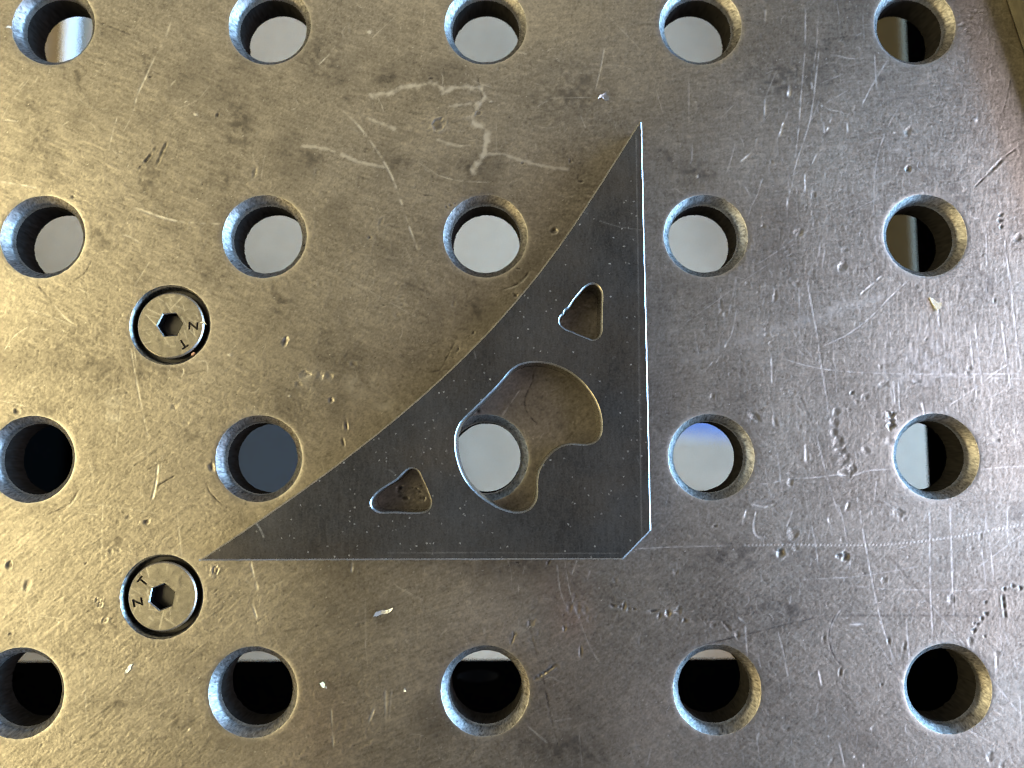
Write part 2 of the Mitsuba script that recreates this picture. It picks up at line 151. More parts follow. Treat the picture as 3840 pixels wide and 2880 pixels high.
DENTS=[('S',-78.6,90.5,1.43,2.86),('S',-76.4,63.1,1.79,2.14),('d',-38.5,65.0,0.36,0.50),('d',-52.6,64.8,0.43,1.07),('S',-86.5,50.5,2.50,3.21),('S',-39.0,91.3,2.86,3.93),('S',-56.7,75.2,1.43,7.85),('S',-59.3,63.1,1.79,3.21),('S',-102.9,75.2,1.43,6.43),('l',-66.5,78.5,0.50,0.29),('l',-68.8,81.6,0.36,0.18),('p',-77.2,87.5,0.43,0.25),('p',-93.6,59.2,0.43,0.29),('S',-38.9,69.1,2.14,1.43),('S',-98.7,63.9,2.14,1.43),('S',-97.3,88.2,0.57,1.79),('S',-93.8,87.5,0.57,2.14),('l',-26.9,98.3,0.54,0.50),('r',-10.8,76.1,1.07,1.00),('r',-1.7,78.8,0.57,0.43),('p',15.6,51.2,0.71,0.64),('p',8.5,67.0,0.36,0.29),('d',-23.7,53.3,0.36,0.86),('p',-26.1,49.7,0.36,0.36),('S',-21.7,87.1,2.14,1.43),('S',-3.5,66.3,1.61,1.25),('S',41.7,68.7,1.79,1.07),('S',10.1,80.5,0.79,0.57),('S',13.6,78.4,0.79,0.64),('p',-8.8,56.7,0.32,0.32),('p',-7.9,57.2,0.32,0.29),('p',-6.9,57.5,0.32,0.29),('p',-12.5,87.1,0.50,0.21),('p',19.9,98.1,0.21,0.21),('d',3.3,89.6,0.36,0.36),('l',1.2,81.6,0.50,0.18),('S',-19.1,67.0,1.43,1.07),('S',-32.0,82.1,1.07,0.57),('p',19.4,67.4,0.29,0.50),('d',23.9,59.6,0.50,0.36),('S',18.6,84.4,7.14,4.28),('d',-21.0,52.2,1.43,0.29),('S',8.6,86.3,0.89,0.71),('p',21.9,62.7,0.50,0.29),('d',65.1,104.2,0.36,0.50),('d',97.1,74.5,0.71,0.86),('p',96.7,65.6,0.57,0.64),('d',71.3,50.8,0.79,0.71),('d',68.4,47.1,0.64,0.36),('d',68.9,46.1,0.71,0.36),('d',69.1,45.4,0.71,0.29),('d',81.5,46.7,0.64,0.43),('d',81.0,43.3,0.86,0.57),('d',74.9,59.6,0.50,0.71),('d',63.1,52.3,0.43,0.50),('l',112.8,77.2,0.57,0.43),('d',65.6,67.3,0.36,0.50),('d',111.1,100.1,0.71,0.36),('d',113.1,102.0,0.36,0.43),('d',114.5,103.4,0.43,0.36),('d',112.0,98.7,0.43,0.36),('d',112.8,96.5,0.43,0.29),('d',109.6,101.1,0.21,0.29),('o',112.7,68.4,1.21,0.93),('o',102.4,65.4,0.93,0.79),('o',100.3,63.3,0.71,0.71),('o',105.9,64.3,1.14,0.86),('o',106.6,61.1,1.57,1.21),('o',116.0,60.7,1.36,1.00),('o',108.9,58.6,1.29,1.07),('o',110.9,56.2,1.29,1.21),('o',114.4,71.3,0.71,0.93),('o',107.4,66.2,0.93,0.43),('o',118.7,71.9,0.43,0.29),('p',117.5,54.8,0.50,0.36),('p',117.2,53.5,0.57,0.29),('p',117.4,52.0,0.36,0.36),('d',121.0,49.4,0.93,0.79),('S',91.7,87.0,0.86,0.79),('S',78.2,74.0,0.71,0.50),('l',93.8,74.2,0.18,0.18),('l',77.5,80.5,0.29,0.21),('d',97.4,67.9,0.50,0.29),('d',97.6,69.0,0.43,0.29),('l',48.4,81.5,0.18,0.18),('d',64.3,97.3,0.29,0.43),('d',65.9,94.2,0.36,0.29),('S',69.7,86.7,5.71,3.21),('S',48.0,64.9,2.14,1.79),('d',75.9,61.8,0.29,0.50),('d',71.4,60.3,0.21,0.57),('d',86.7,86.1,0.29,0.21),('d',81.9,64.5,0.29,0.18),('d',85.2,63.7,0.21,0.18),('W',94.3,69.8,2.14,2.14),('d',60.5,51.4,0.21,0.36),('l',48.4,63.8,0.29,0.43),('d',-69.0,11.5,0.50,0.57),('K2',-60.9,8.6,0.36,1.07),('d',-39.9,18.6,0.93,0.64),('d',-36.9,18.2,0.64,0.64),('d',-34.7,18.2,0.64,0.79),('d',-41.5,16.4,0.64,0.43),('W',-38.3,17.2,4.28,1.79),('l',-57.2,23.0,0.36,0.29),('p',-60.3,-2.0,0.57,0.79),('W',-51.7,10.4,1.07,0.50),('W',-82.7,12.6,1.43,1.43),('W',-82.2,9.0,1.61,1.07),('S',-86.5,18.4,6.07,2.86),('S',-61.1,40.1,1.79,2.14),('S',-46.2,34.6,2.14,2.86),('S',-92.6,26.3,5.71,2.14),('p',-44.8,26.2,0.50,0.86),('p',-103.7,10.5,0.50,0.57),('p',-34.3,12.8,0.50,0.50),('S',-96.8,10.5,2.14,1.07),('S',-65.4,5.1,2.14,1.43),('l',-43.6,13.8,0.29,0.29),('p',-79.6,14.6,0.29,0.21),('S',-70.9,19.4,4.28,1.07),('W',-105.5,0.3,0.36,0.29),('d',-66.2,7.8,0.50,0.36),('d',-18.9,36.0,0.79,0.36),('d',-18.8,35.1,0.71,0.29),('d',-18.9,34.1,0.64,0.29),('p',-22.8,34.2,0.29,0.21),('d',-29.5,20.9,0.64,0.50),('p',-6.0,24.3,0.29,0.36),('p',-2.7,27.8,0.36,0.29),('p',6.8,36.3,0.50,0.43),('p',-31.5,3.6,0.29,1.07),('W',-28.1,16.4,3.57,1.79),('W',-21.3,11.0,3.21,1.79),('p',7.4,42.5,0.57,0.21),('d',-19.9,32.0,0.50,0.36),('p',-1.7,10.3,0.57,0.43),('S',-2.1,35.6,1.07,2.14),('d',-7.1,34.5,0.36,0.50),('d',80.6,42.6,0.93,0.71),('d',70.3,38.8,0.50,0.64),('d',53.1,34.2,0.36,1.79),('d',53.9,32.0,0.50,0.50),('d',52.9,32.3,0.36,0.36),('d',65.3,36.0,0.43,1.07),('d',63.3,29.8,0.36,0.29),('d',63.0,28.5,0.29,0.43),('d',63.2,27.2,0.57,0.43),('d',62.8,25.5,0.36,0.29),('d',64.0,25.3,0.50,0.43),('d',50.6,13.5,0.50,0.71),('d',51.5,13.5,0.21,1.07),('d',66.5,14.8,0.50,0.36),('d',66.8,14.0,0.43,0.29),('d',68.7,14.4,0.50,0.36),('d',59.9,8.8,1.14,0.86),('d',64.4,7.8,0.50,0.93),('d',89.1,16.1,0.86,0.57),('d',84.7,13.3,0.64,0.50),('d',82.8,12.2,0.50,0.43),('d',81.0,10.4,0.57,0.36),('p',90.1,9.2,0.86,0.64),('p',90.0,8.0,0.71,0.50),('p',90.1,6.8,0.79,0.64),('d',89.8,3.2,0.93,0.57),('d',87.0,8.8,0.64,0.36),('d',78.1,9.8,0.71,0.79),('d',77.6,7.5,0.86,0.79),('d',77.4,5.4,0.71,0.86),('d',78.4,3.5,0.93,0.79),('d',77.7,2.4,1.00,0.50),('d',78.8,1.3,1.07,0.64),('d',80.0,0.3,0.50,0.50),('d',79.2,-1.1,0.93,0.57),('d',81.1,-2.6,0.79,0.79),('d',79.8,-3.6,1.29,0.79),('d',84.3,1.4,0.79,0.64),('d',67.6,-3.7,0.64,0.43),('d',67.3,-5.6,0.64,0.71),('d',61.8,-10.3,2.50,0.64),('d',79.9,-10.9,0.43,0.86),('d',113.6,3.5,0.64,0.50),('d',113.0,-11.1,0.29,0.29),('p',81.8,14.2,0.43,0.36),('d',88.4,20.1,0.43,0.50),('d',90.9,21.0,0.36,0.29),('o',114.1,37.9,0.71,1.43),('p',114.9,35.0,0.29,0.50),('p',99.0,26.2,0.21,0.21),('S',112.2,39.0,2.50,2.14),('W',98.2,20.8,7.14,5.36),('d',96.5,16.8,0.71,0.50),('d',108.4,19.7,0.50,0.43),('d',107.8,18.4,0.43,0.36),('d',90.1,24.8,0.36,0.50),('d',59.2,39.1,0.43,0.36),('d',54.7,18.4,0.36,0.36),('d',69.9,6.5,0.36,0.29),('d',114.1,5.3,0.43,0.29),('r',-84.0,-30.7,0.50,0.50),('r',-83.5,-31.5,0.43,0.43),('r',-82.3,-34.8,0.50,0.43),('r',-58.8,-24.3,0.57,0.71),('d',-78.1,-12.8,0.50,0.43),('p',-74.1,-13.7,0.57,0.43),('p',-87.0,-22.7,0.25,0.21),('d',-99.5,-27.2,0.71,1.07),('p',-103.7,-22.9,0.57,0.71),('S',-82.4,-35.8,2.14,2.14),('S',-85.4,-38.5,2.14,1.43),('S',-88.8,-40.9,2.14,1.07),('S',-79.7,-17.6,1.79,1.43),('p',-102.6,-37.6,0.43,0.29),('p',-66.4,-28.2,0.36,0.21),('l',-63.3,-57.7,0.25,0.21),('d',-80.0,-19.9,0.36,0.36),('p',-94.7,-60.8,0.29,0.21),('d',-81.7,-20.1,0.43,0.43),('p',-96.5,-24.0,0.29,0.21),('S',-79.3,-52.0,2.86,1.43),('S',-66.1,-56.1,2.14,1.07),('W',7.3,-37.2,1.21,0.71),('p',6.0,-38.9,0.29,1.07),('d',18.3,-32.5,0.50,0.79),('d',20.1,-32.7,0.57,1.00),('d',21.8,-32.9,0.43,1.00),('d',20.7,-34.6,0.36,0.43),('d',22.5,-34.9,0.29,0.50),('d',24.2,-34.7,0.29,0.50),('p',27.8,-32.2,0.57,0.36),('p',29.2,-32.4,0.36,0.29),('p',30.1,-32.2,0.36,0.93),('p',31.2,-32.8,0.36,0.29),('p',32.3,-32.9,0.43,0.29),('p',36.5,-33.3,1.29,0.29),('p',37.8,-34.4,0.36,0.64),('p',39.7,-33.9,0.57,0.64),('d',42.1,-33.2,0.64,0.71),('p',17.2,-36.9,0.36,0.50),('d',19.5,-30.1,0.43,0.50),('d',10.0,-35.7,0.71,0.86),('p',20.6,-41.7,0.32,1.21),('d',33.6,-39.5,0.29,0.86),('p',11.0,-47.4,0.43,0.36),('p',11.8,-46.9,0.43,0.43),('p',12.7,-46.5,0.36,0.36),('d',14.9,-44.9,0.86,0.50),('d',9.9,-39.2,0.43,0.50),('d',11.6,-37.9,0.29,0.50),('p',13.8,-22.8,0.29,0.57),('p',7.0,-22.8,0.43,0.21),('d',41.5,-25.0,0.50,0.50),('d',28.2,-26.7,0.50,0.36),('S',16.6,-62.4,5.71,2.14),('d',32.8,-61.9,0.71,0.36),('S',-6.9,-18.2,10.71,2.14),('p',64.6,-21.0,0.71,0.79),('d',63.6,-20.5,0.43,0.36),('p',77.5,-21.7,0.64,0.50),('p',78.8,-21.9,0.71,0.71),('d',78.3,-18.1,0.36,0.43),('d',67.6,-16.9,0.86,0.93),('d',67.0,-16.1,0.50,0.36),('d',68.1,-19.9,0.50,0.50),('d',91.0,-12.3,0.93,0.86),('d',92.2,-13.7,0.50,0.36),('d',101.6,-31.1,0.64,0.71),('p',113.3,-28.9,0.36,0.36),('p',115.3,-28.2,0.36,0.36),('p',116.9,-28.7,0.36,0.43),('p',109.1,-31.8,0.29,0.29),('p',109.0,-34.2,0.36,0.36),('p',108.1,-35.2,0.36,0.36),('p',107.1,-36.4,0.36,0.29),('p',106.2,-37.8,0.43,0.36),('p',106.4,-36.3,0.29,0.29),('p',108.5,-39.0,0.29,0.29),('d',105.3,-40.0,0.50,0.93),('d',111.0,-42.6,0.50,0.43),('d',87.2,-26.9,0.57,0.57),('l',82.7,-58.3,0.29,0.36),('l',78.8,-64.1,0.29,0.29),('d',108.2,-64.2,0.57,0.86),('d',110.7,-66.1,0.43,0.71),('o',117.2,-12.0,1.79,2.14),('p',43.3,-35.4,0.50,0.43),('d',54.7,-38.4,0.57,0.71),('d',49.5,-36.3,0.57,0.50),('l',73.6,-59.8,0.21,0.21),('p',85.6,-49.1,0.29,0.29),('d',64.8,-58.3,0.57,0.50),('p',118.4,-15.5,0.12,0.12),('d',108.9,-17.4,0.43,0.71),('d',106.8,-20.2,0.43,0.36),('p',92.8,-21.8,0.21,0.18),('d',44.7,-40.1,0.21,0.86),('d',74.5,-32.0,0.29,0.43),('S',63.9,-34.0,5.36,2.14),('S',53.7,-21.9,7.14,2.14),('p',50.4,-15.1,0.50,0.29),('p',-18.95,-6.49,0.77,0.50),('p',-18.90,-7.50,0.70,0.29),('p',-18.85,-8.34,0.73,0.41),('p',-17.66,-8.85,0.86,0.45),('p',-15.98,-6.54,0.17,0.17),('p',-15.13,-6.76,0.34,0.27),('p',-14.12,-6.04,0.31,0.22),('p',-13.82,-6.46,0.14,0.14),('p',-14.45,-7.43,0.43,0.22),('p',-14.70,-7.81,0.14,0.12),('p',-14.18,-8.90,0.34,0.34),('p',-13.51,-8.95,0.34,0.51)]

PX = 0.11
X0, X1, Y0, Y1 = -125.0, 125.0, -75.0, 125.0
W, H = int(round((X1 - X0) / PX)) + 1, int(round((Y1 - Y0) / PX)) + 1
rng = np.random.default_rng(7)
relief = np.zeros((H, W), np.float32)      # mm
bare = np.zeros((H, W), np.float32)        # freshly scratched metal
stain = np.zeros((H, W), np.float32)       # dark oil and oxide


def window(x0, x1, y0, y1):
    i0, i1 = max(0, int((x0 - X0) / PX)), min(W, int((x1 - X0) / PX) + 2)
    j0, j1 = max(0, int((y0 - Y0) / PX)), min(H, int((y1 - Y0) / PX) + 2)
    if i1 <= i0 or j1 <= j0:
        return None
    gx, gy = np.meshgrid(X0 + np.arange(i0, i1) * PX, Y0 + np.arange(j0, j1) * PX)
    return slice(j0, j1), slice(i0, i1), gx, gy


def groove(pts, w, depth, wear=0.0, dark=0.0, mode=None, lip=0.35):
    """A scratch along a polyline: half-width w, depth in mm, with raised lips."""
    pts = np.asarray(pts, float).reshape(-1, 2)
    if len(pts) > 2 and mode != 'beads':
        t = np.r_[0, np.cumsum(np.hypot(*np.diff(pts, axis=0).T))]
        k = np.linspace(0, t[-1], max(len(pts) * 3, 6))
        pts = np.column_stack([ndimage.gaussian_filter1d(np.interp(k, t, pts[:, c]), 1.0, mode='nearest') for c in (0, 1)])
    m = 3.2 * w
    a = window(pts[:, 0].min() - m, pts[:, 0].max() + m, pts[:, 1].min() - m, pts[:, 1].max() + m)
    if a is None:
        return
    sj, si, gx, gy = a
    best, along, total = np.full(gx.shape, 99.0), np.zeros(gx.shape), 0.0
    length = np.hypot(*np.diff(pts, axis=0).T).sum()
    for p, q in zip(pts[:-1], pts[1:]):
        d = q - p
        L = math.hypot(*d)
        if L < 1e-6:
            continue
        t = np.clip(((gx - p[0]) * d[0] + (gy - p[1]) * d[1]) / L ** 2, 0, 1)
        r = np.hypot(gx - p[0] - t * d[0], gy - p[1] - t * d[1])
        near = r < best
        best = np.where(near, r, best); along = np.where(near, total + t * L, along)
        total += L
    phase = rng.uniform(0, 100)
    if mode == 'beads':
        k = 0.45 + 0.55 * np.sin(along * 2 * np.pi / 0.83 + phase)
    else:
        nz = np.interp(along, np.linspace(-1, length + 1, int(length * 3) + 8), ndimage.gaussian_filter1d(rng.normal(0, 1, int(length * 3) + 8), 1.0))
        k = np.clip(0.8 + (1.1 if mode == 'rough' else 0.7) * nz, 0.05, 1.6)
        k = k * np.clip(np.minimum(along, length - along) / (0.12 * length + 0.2) + 0.45, 0, 1)
    r = best / w
    core = np.exp(-r ** 2) * k
    relief[sj, si] += -depth * core + lip * depth * k * np.exp(-((r - 1.7) / 0.7) ** 2)
    if wear:
        bare[sj, si] = np.maximum(bare[sj, si], np.minimum(wear * core, 1.0))
    if dark:
        stain[sj, si] = np.maximum(stain[sj, si], np.minimum(dark * core, 1.0))


def chalk(pts, w, amount):
    """A rubbed, paler track with ragged borders."""
    pts = np.asarray(pts, float).reshape(-1, 2)
    a = window(pts[:, 0].min() - 3 * w, pts[:, 0].max() + 3 * w, pts[:, 1].min() - 3 * w, pts[:, 1].max() + 3 * w)
    if a is None:
        return
    sj, si, gx, gy = a
    best = np.full(gx.shape, 99.0)
    for p, q in zip(pts[:-1], pts[1:]):
        d = q - p
        t = np.clip(((gx - p[0]) * d[0] + (gy - p[1]) * d[1]) / max(d @ d, 1e-9), 0, 1)
        best = np.minimum(best, np.hypot(gx - p[0] - t * d[0], gy - p[1] - t * d[1]))
    g = meshkit.fbm(np.stack([gx * 0.9, gy * 0.9, gx * 0], -1), 4, 3)
    k = np.clip((1.0 - best / w + 2.4 * (g - 0.5)) * 1.0, 0, 1) * (best < 2.2 * w)
    bare[sj, si] = np.maximum(bare[sj, si], amount * k)


def dent(kind, x, y, rx, ry):
    if kind == 'S':
        rx, ry = 1.5 * rx, 1.5 * ry
    m = 4.0 * max(rx, ry) if kind in 'SW' else 3.2 * max(rx, ry) + 0.2
    a = window(x - m, x + m, y - m, y + m)
    if a is None:
        return
    sj, si, gx, gy = a
    th = rng.uniform(-0.4, 0.4)
    dx, dy = gx - x, gy - y
    u, v = (dx * math.cos(th) + dy * math.sin(th)) / rx, (dy * math.cos(th) - dx * math.sin(th)) / ry
    wob = meshkit.noise(np.stack([gx * 1.6 / max(rx, ry, .3), gy * 1.6 / max(rx, ry, .3), gx * 0 + x], -1), 5) - 0.5
    r = np.hypot(u, v) * (1 + 0.9 * wob)
    if kind in 'dpK':
        deep = min(rx, ry) * (0.135 if kind == 'd' else 0.34)
        relief[sj, si] += -deep * np.exp(-r ** 3) + 0.16 * deep * np.exp(-((r - 1.5) / 0.4) ** 2)
        stain[sj, si] = np.maximum(stain[sj, si], 0.22 * np.exp(-r ** 3))
        if kind == 'p':
            stain[sj, si] = np.maximum(stain[sj, si], 0.85 * np.exp(-r ** 4))
        bare[sj, si] = np.maximum(bare[sj, si], 0.14 * np.exp(-((r - 1.5) / 0.4) ** 2))
    elif kind == 'r':
        relief[sj, si] += -0.09 * np.exp(-((r - 0.9) / 0.25) ** 2) + 0.05 * np.exp(-((r - 1.5) / 0.3) ** 2)
        stain[sj, si] = np.maximum(stain[sj, si], 0.5 * np.exp(-r ** 4))
        bare[sj, si] = np.maximum(bare[sj, si], 0.3 * np.exp(-((r - 1.45) / 0.3) ** 2))
    elif kind == 'o':
        stain[sj, si] = np.maximum(stain[sj, si], 0.34 / (1 + np.exp((r - 1) * 9)))
    elif kind == 'l':
        bare[sj, si] = np.maximum(bare[sj, si], 1.0 * np.exp(-r ** 4))
        relief[sj, si] += 0.05 * np.exp(-r ** 4)
    else:
        g = meshkit.fbm(np.stack([gx * 0.8, gy * 0.8, gx * 0 + 9], -1), 5, 11)
        k = np.exp(-0.9 * r ** 2) * np.clip((g - 0.36) * 3.2, 0, 1)
        if kind == 'S':
            stain[sj, si] = np.maximum(stain[sj, si], 0.62 * k)
        else:
            bare[sj, si] = np.maximum(bare[sj, si], 0.38 * k)


KIND = {'s': (0.13, 0.030, 0.95), 'm': (0.115, 0.020, 0.72), 'f': (0.10, 0.012, 0.46), 'w': (0.22, 0.040, 0.95), 'W': (0.34, 0.060, 1.0), 'b': (0.20, 0.030, 0.80)}
for l in LINES:
    k, p = l[0], l[1:]
    if k in KIND:
        w, d, b = KIND[k]
        groove(p, w, d, wear=b, mode='rough' if k == 'b' else None)
    elif k == 'k':
        groove(p, 0.17, 0.035, wear=0.0, dark=0.75, lip=0.2)
    elif k == 'K':
        groove(p, 0.30, 0.085, dark=0.8, wear=0.0, lip=0.4, mode='rough')
    elif k == 'q':
        groove(p, 0.26, 0.012, dark=0.40)
    elif k == 'T':
        groove(p, 0.25, 0.05, wear=0.6, mode='beads')
    elif k == 'c':
        chalk(np.reshape(p, (-1, 2)), 0.45, 0.62)
    elif k == 'C':
        chalk(np.reshape(p, (-1, 2)), 0.80, 0.85)
    elif k == 'G':
        chalk(np.reshape(p, (-1, 2)), 1.7, 0.20)
for d in DENTS:
    if d[0] == 'K':
        continue
    dent(*d)
# unlisted small wear: short scratches (more of them, and mostly upright, on the right), pin pricks and bright specks
for i in range(1700):
    x, y = rng.uniform(-116, 124), rng.uniform(-70, 110)
    right = x > 30
    if not right and rng.random() < 0.45:
        continue
    a = rng.normal(math.pi / 2, 0.35) if (right and rng.random() < 0.65) else rng.uniform(0, math.pi)
    L = rng.uniform(0.6, 3.2) * (1 + 2.5 * (rng.random() < 0.10))
    bend = rng.normal(0, 0.15) * L
    p = [x, y, x + L / 2 * math.cos(a) - bend * math.sin(a), y + L / 2 * math.sin(a) + bend * math.cos(a), x + L * math.cos(a), y + L * math.sin(a)]
    groove(p, rng.uniform(0.07, 0.11), 0.012, wear=rng.uniform(0.15, 0.6) if rng.random() < 0.8 else 0.0, dark=0.5 if rng.random() < 0.25 else 0.0)
n = 2600
sx, sy, kind = rng.integers(2, W - 3, n), rng.integers(2, H - 3, n), rng.random(n)
for x, y, k in zip(sx, sy, kind):
    if k < 0.62:
        stain[y:y + 2, x:x + 2] = np.maximum(stain[y:y + 2, x:x + 2], rng.uniform(0.3, 0.8)); relief[y:y + 2, x:x + 2] -= 0.03
    else:
        bare[y:y + 2, x:x + 2] = rng.uniform(0.5, 1.0); relief[y:y + 2, x:x + 2] += 0.02


def grain(angle, across, along, seed):
    """Directional grinding marks: noise drawn out along one direction."""
    r = np.random.default_rng(seed)
    n = ndimage.gaussian_filter(r.normal(0, 1, (1500, 1500)).astype(np.float32), (across, along), mode='wrap')
    n /= n.std()
    yy, xx = np.mgrid[0:H, 0:W].astype(np.float32)
    c, s = math.cos(math.radians(angle)), math.sin(math.radians(angle))
    return ndimage.map_coordinates(n, [(yy * c - xx * s) % 1499, (xx * c + yy * s) % 1499], order=1, mode='wrap').astype(np.float32)


yy, xx = np.mgrid[0:H, 0:W].astype(np.float32)
mx, my = X0 + xx * PX, Y0 + yy * PX
low = lambda s, k: meshkit.fbm(np.stack([mx[::8, ::8] / s, my[::8, ::8] / s, mx[::8, ::8] * 0], -1), 4, k)
big = lambda a: np.clip(ndimage.zoom(a, (H / a.shape[0], W / a.shape[1]), order=1)[:H, :W], 0, 1).astype(np.float32)
fine = ndimage.gaussian_filter(rng.normal(0, 1, (H, W)).astype(np.float32), 1.0); fine /= fine.std()
mid = ndimage.gaussian_filter(rng.normal(0, 1, (H, W)).astype(np.float32), 2.6); mid /= mid.std()
fields = [(-24, -70, 55, 60), (-16, -10, 70, 40), (38, -90, -30, 50), (42, 60, -45, 55), (-40, 70, -50, 55), (4, 60, 60, 60), (88, 95, 40, 70), (20, 0, -50, 45)]
g, wsum = 0, 0.25
for i, (ang, cx, cy, rad) in enumerate(fields):
    k = np.exp(-((mx - cx) ** 2 + (my - cy) ** 2) / rad ** 2) * (0.35 + big(low(26, 40 + i)))
    g = g + k * grain(ang, 1.15, 8, 100 + i); wsum = wsum + k
g = g / wsum
patch = big(low(18, 77))
relief += 0.0078 * g + 0.0055 * fine * (0.6 + 0.8 * patch) + 0.0030 * mid
tone = 1 + 0.13 * g + 0.12 * fine + 0.035 * mid + 0.42 * (big(low(30, 5)) - 0.5) + 0.22 * (big(low(7, 6)) - 0.5)
blot = np.clip((big(low(11, 8)) - 0.56) * 5, 0, 1) * 0.30 * (0.55 + 0.45 * (mx < 20))

# metal colours (linear)
STEEL, BARE, OXIDE = np.array([0.37, 0.335, 0.285]), np.array([0.78, 0.75, 0.70]), np.array([0.085, 0.075, 0.068])
sn = np.clip(stain + blot, 0, 1)[..., None]
skin = STEEL * np.clip(tone, 0.35, 1.8)[..., None]
for hx, hy, hr, ha in ((17.5, -28.5, 5.5, 0.9), (19.5, -35.0, 4.5, 1.0), (5.0, -45.0, 16.0, 0.5), (-38.0, -57.0, 12.0, 0.6), (40.0, -55.0, 18.0, 0.35)):   # pinkish reflection of the photographer, painted into the steel colour
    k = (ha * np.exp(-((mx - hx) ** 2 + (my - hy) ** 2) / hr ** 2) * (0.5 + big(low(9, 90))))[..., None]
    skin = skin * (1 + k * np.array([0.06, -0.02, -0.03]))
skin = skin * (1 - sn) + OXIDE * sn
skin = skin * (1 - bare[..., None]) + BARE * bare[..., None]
edge = np.clip(np.minimum(np.minimum(mx - X0, X1 - mx), np.minimum(my - Y0, Y1 - my)) / 1.5, 0, 1)
relief *= edge


def sample(field, x, y):
    return ndimage.map_coordinates(field, [(y - Y0) / PX, (x - X0) / PX], order=1, mode='nearest')


# ------------------------------------------------------------------ the welding table: top with bored holes, ribs, flush socket bolts
HOLES = [((c - 3) * 50.0, (3 - r) * 50.0) for r in range(1, 5) for c in range(1, 6)]
BOLTS = [(-70.6, 29.8), (-70.3, -29.85)]
GAP = 0.2222222                          # grid spacing of the finely modelled part, mm
nx, ny = int(round((X1 - X0) / GAP)) + 1, int(round((Y1 - Y0) / GAP)) + 1
gxs, gys = np.linspace(X0, X1, nx), np.linspace(Y0, Y1, ny)
open_quads = np.ones((ny - 1, nx - 1), bool)
extra_v, extra_f, rims = [], [], []
for hi, (cx, cy) in enumerate(HOLES + BOLTS):
    bolt = hi >= len(HOLES)
    R, half, seg = (9.08, 10.4, 260) if bolt else (9.56, 11.2, 280)
    i0, i1 = np.searchsorted(gxs, cx - half), np.searchsorted(gxs, cx + half)
    j0, j1 = np.searchsorted(gys, cy - half), np.searchsorted(gys, cy + half)
    open_quads[j0:j1, i0:i1] = False
    px, py = np.meshgrid(gxs[i0:i1 + 1], gys[j0:j1 + 1])
    p = np.column_stack([px.ravel(), py.ravel()])
    ang = np.arange(seg) * 2 * np.pi / seg
    nz = ndimage.gaussian_filter1d(rng.normal(0, 1, seg), 2.0, mode='wrap') * 0.10 + ndimage.gaussian_filter1d(rng.normal(0, 1, seg), 9.0, mode='wrap') * 0.20
    rim = R + 0.55 * nz
    d = np.hypot(p[:, 0] - cx, p[:, 1] - cy)
    rr = np.interp(np.arctan2(p[:, 1] - cy, p[:, 0] - cx) % (2 * np.pi), np.r_[ang, 2 * np.pi], np.r_[rim, rim[0]])
    p = p[d > rr + 0.16]
    ring = np.column_stack([cx + rim * np.cos(ang), cy + rim * np.sin(ang)])
    p = np.vstack([p, ring])
    f = Delaunay(p).simplices
    c = p[f].mean(1)
    rr = np.interp(np.arctan2(c[:, 1] - cy, c[:, 0] - cx) % (2 * np.pi), np.r_[ang, 2 * np.pi], np.r_[rim, rim[0]])
    f = f[np.hypot(c[:, 0] - cx, c[:, 1] - cy) > rr - 0.01]
    a, b, c = p[f[:, 0]], p[f[:, 1]], p[f[:, 2]]
    s = (b[:, 0] - a[:, 0]) * (c[:, 1] - a[:, 1]) - (b[:, 1] - a[:, 1]) * (c[:, 0] - a[:, 0])
    f = np.where((s > 0)[:, None], f, f[:, ::-1])[np.abs(s) > 1e-7]
    extra_v.append(p); extra_f.append(f); rims.append((cx, cy, bolt, ang, rim, nz))

grid_id = np.arange(nx * ny).reshape(ny, nx)
jj, ii = np.nonzero(open_quads)
q = np.stack([grid_id[jj, ii], grid_id[jj, ii + 1], grid_id[jj + 1, ii + 1], grid_id[jj + 1, ii]], 1)
px, py = np.meshgrid(gxs, gys)
pos = [np.column_stack([px.ravel(), py.ravel()])]
faces = [q[:, [0, 1, 2]], q[:, [0, 2, 3]]]
at = len(pos[0])
lookup = {}
for p, f in zip(extra_v, extra_f):
    pos.append(p); faces.append(f + at); at += len(p)
pos, faces = np.vstack(pos), np.vstack(faces)
# weld the patch vertices that lie on grid points, drop what is unused
key = np.round(pos / 1e-5).astype(np.int64)
_, first, inv = np.unique(key, axis=0, return_index=True, return_inverse=True)
faces = first[inv.ravel()[faces]]
used = np.unique(faces)
renum = np.zeros(len(pos), int); renum[used] = np.arange(len(used))
pos, faces = pos[used], renum[faces]
# hammered-over rims: the surface rolls down a little towards each hole
z = sample(relief, pos[:, 0], pos[:, 1])
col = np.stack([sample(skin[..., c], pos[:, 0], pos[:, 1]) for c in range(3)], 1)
for cx, cy, bolt, ang, rim, nz in rims:
    d = np.hypot(pos[:, 0] - cx, pos[:, 1] - cy) - (9.08 if bolt else 9.56)
    k = d < 2.5
    z[k] -= (0.03 if bolt else 0.075) * np.exp(-np.maximum(d[k], 0) / 0.38)
    w = (0.5 * np.exp(-np.maximum(d[k], 0) / (0.30 if bolt else 0.40)))[:, None]
    col[k] = col[k] * (1 - w) + np.array([0.62, 0.59, 0.54]) * w
top_v = np.column_stack([pos, z])

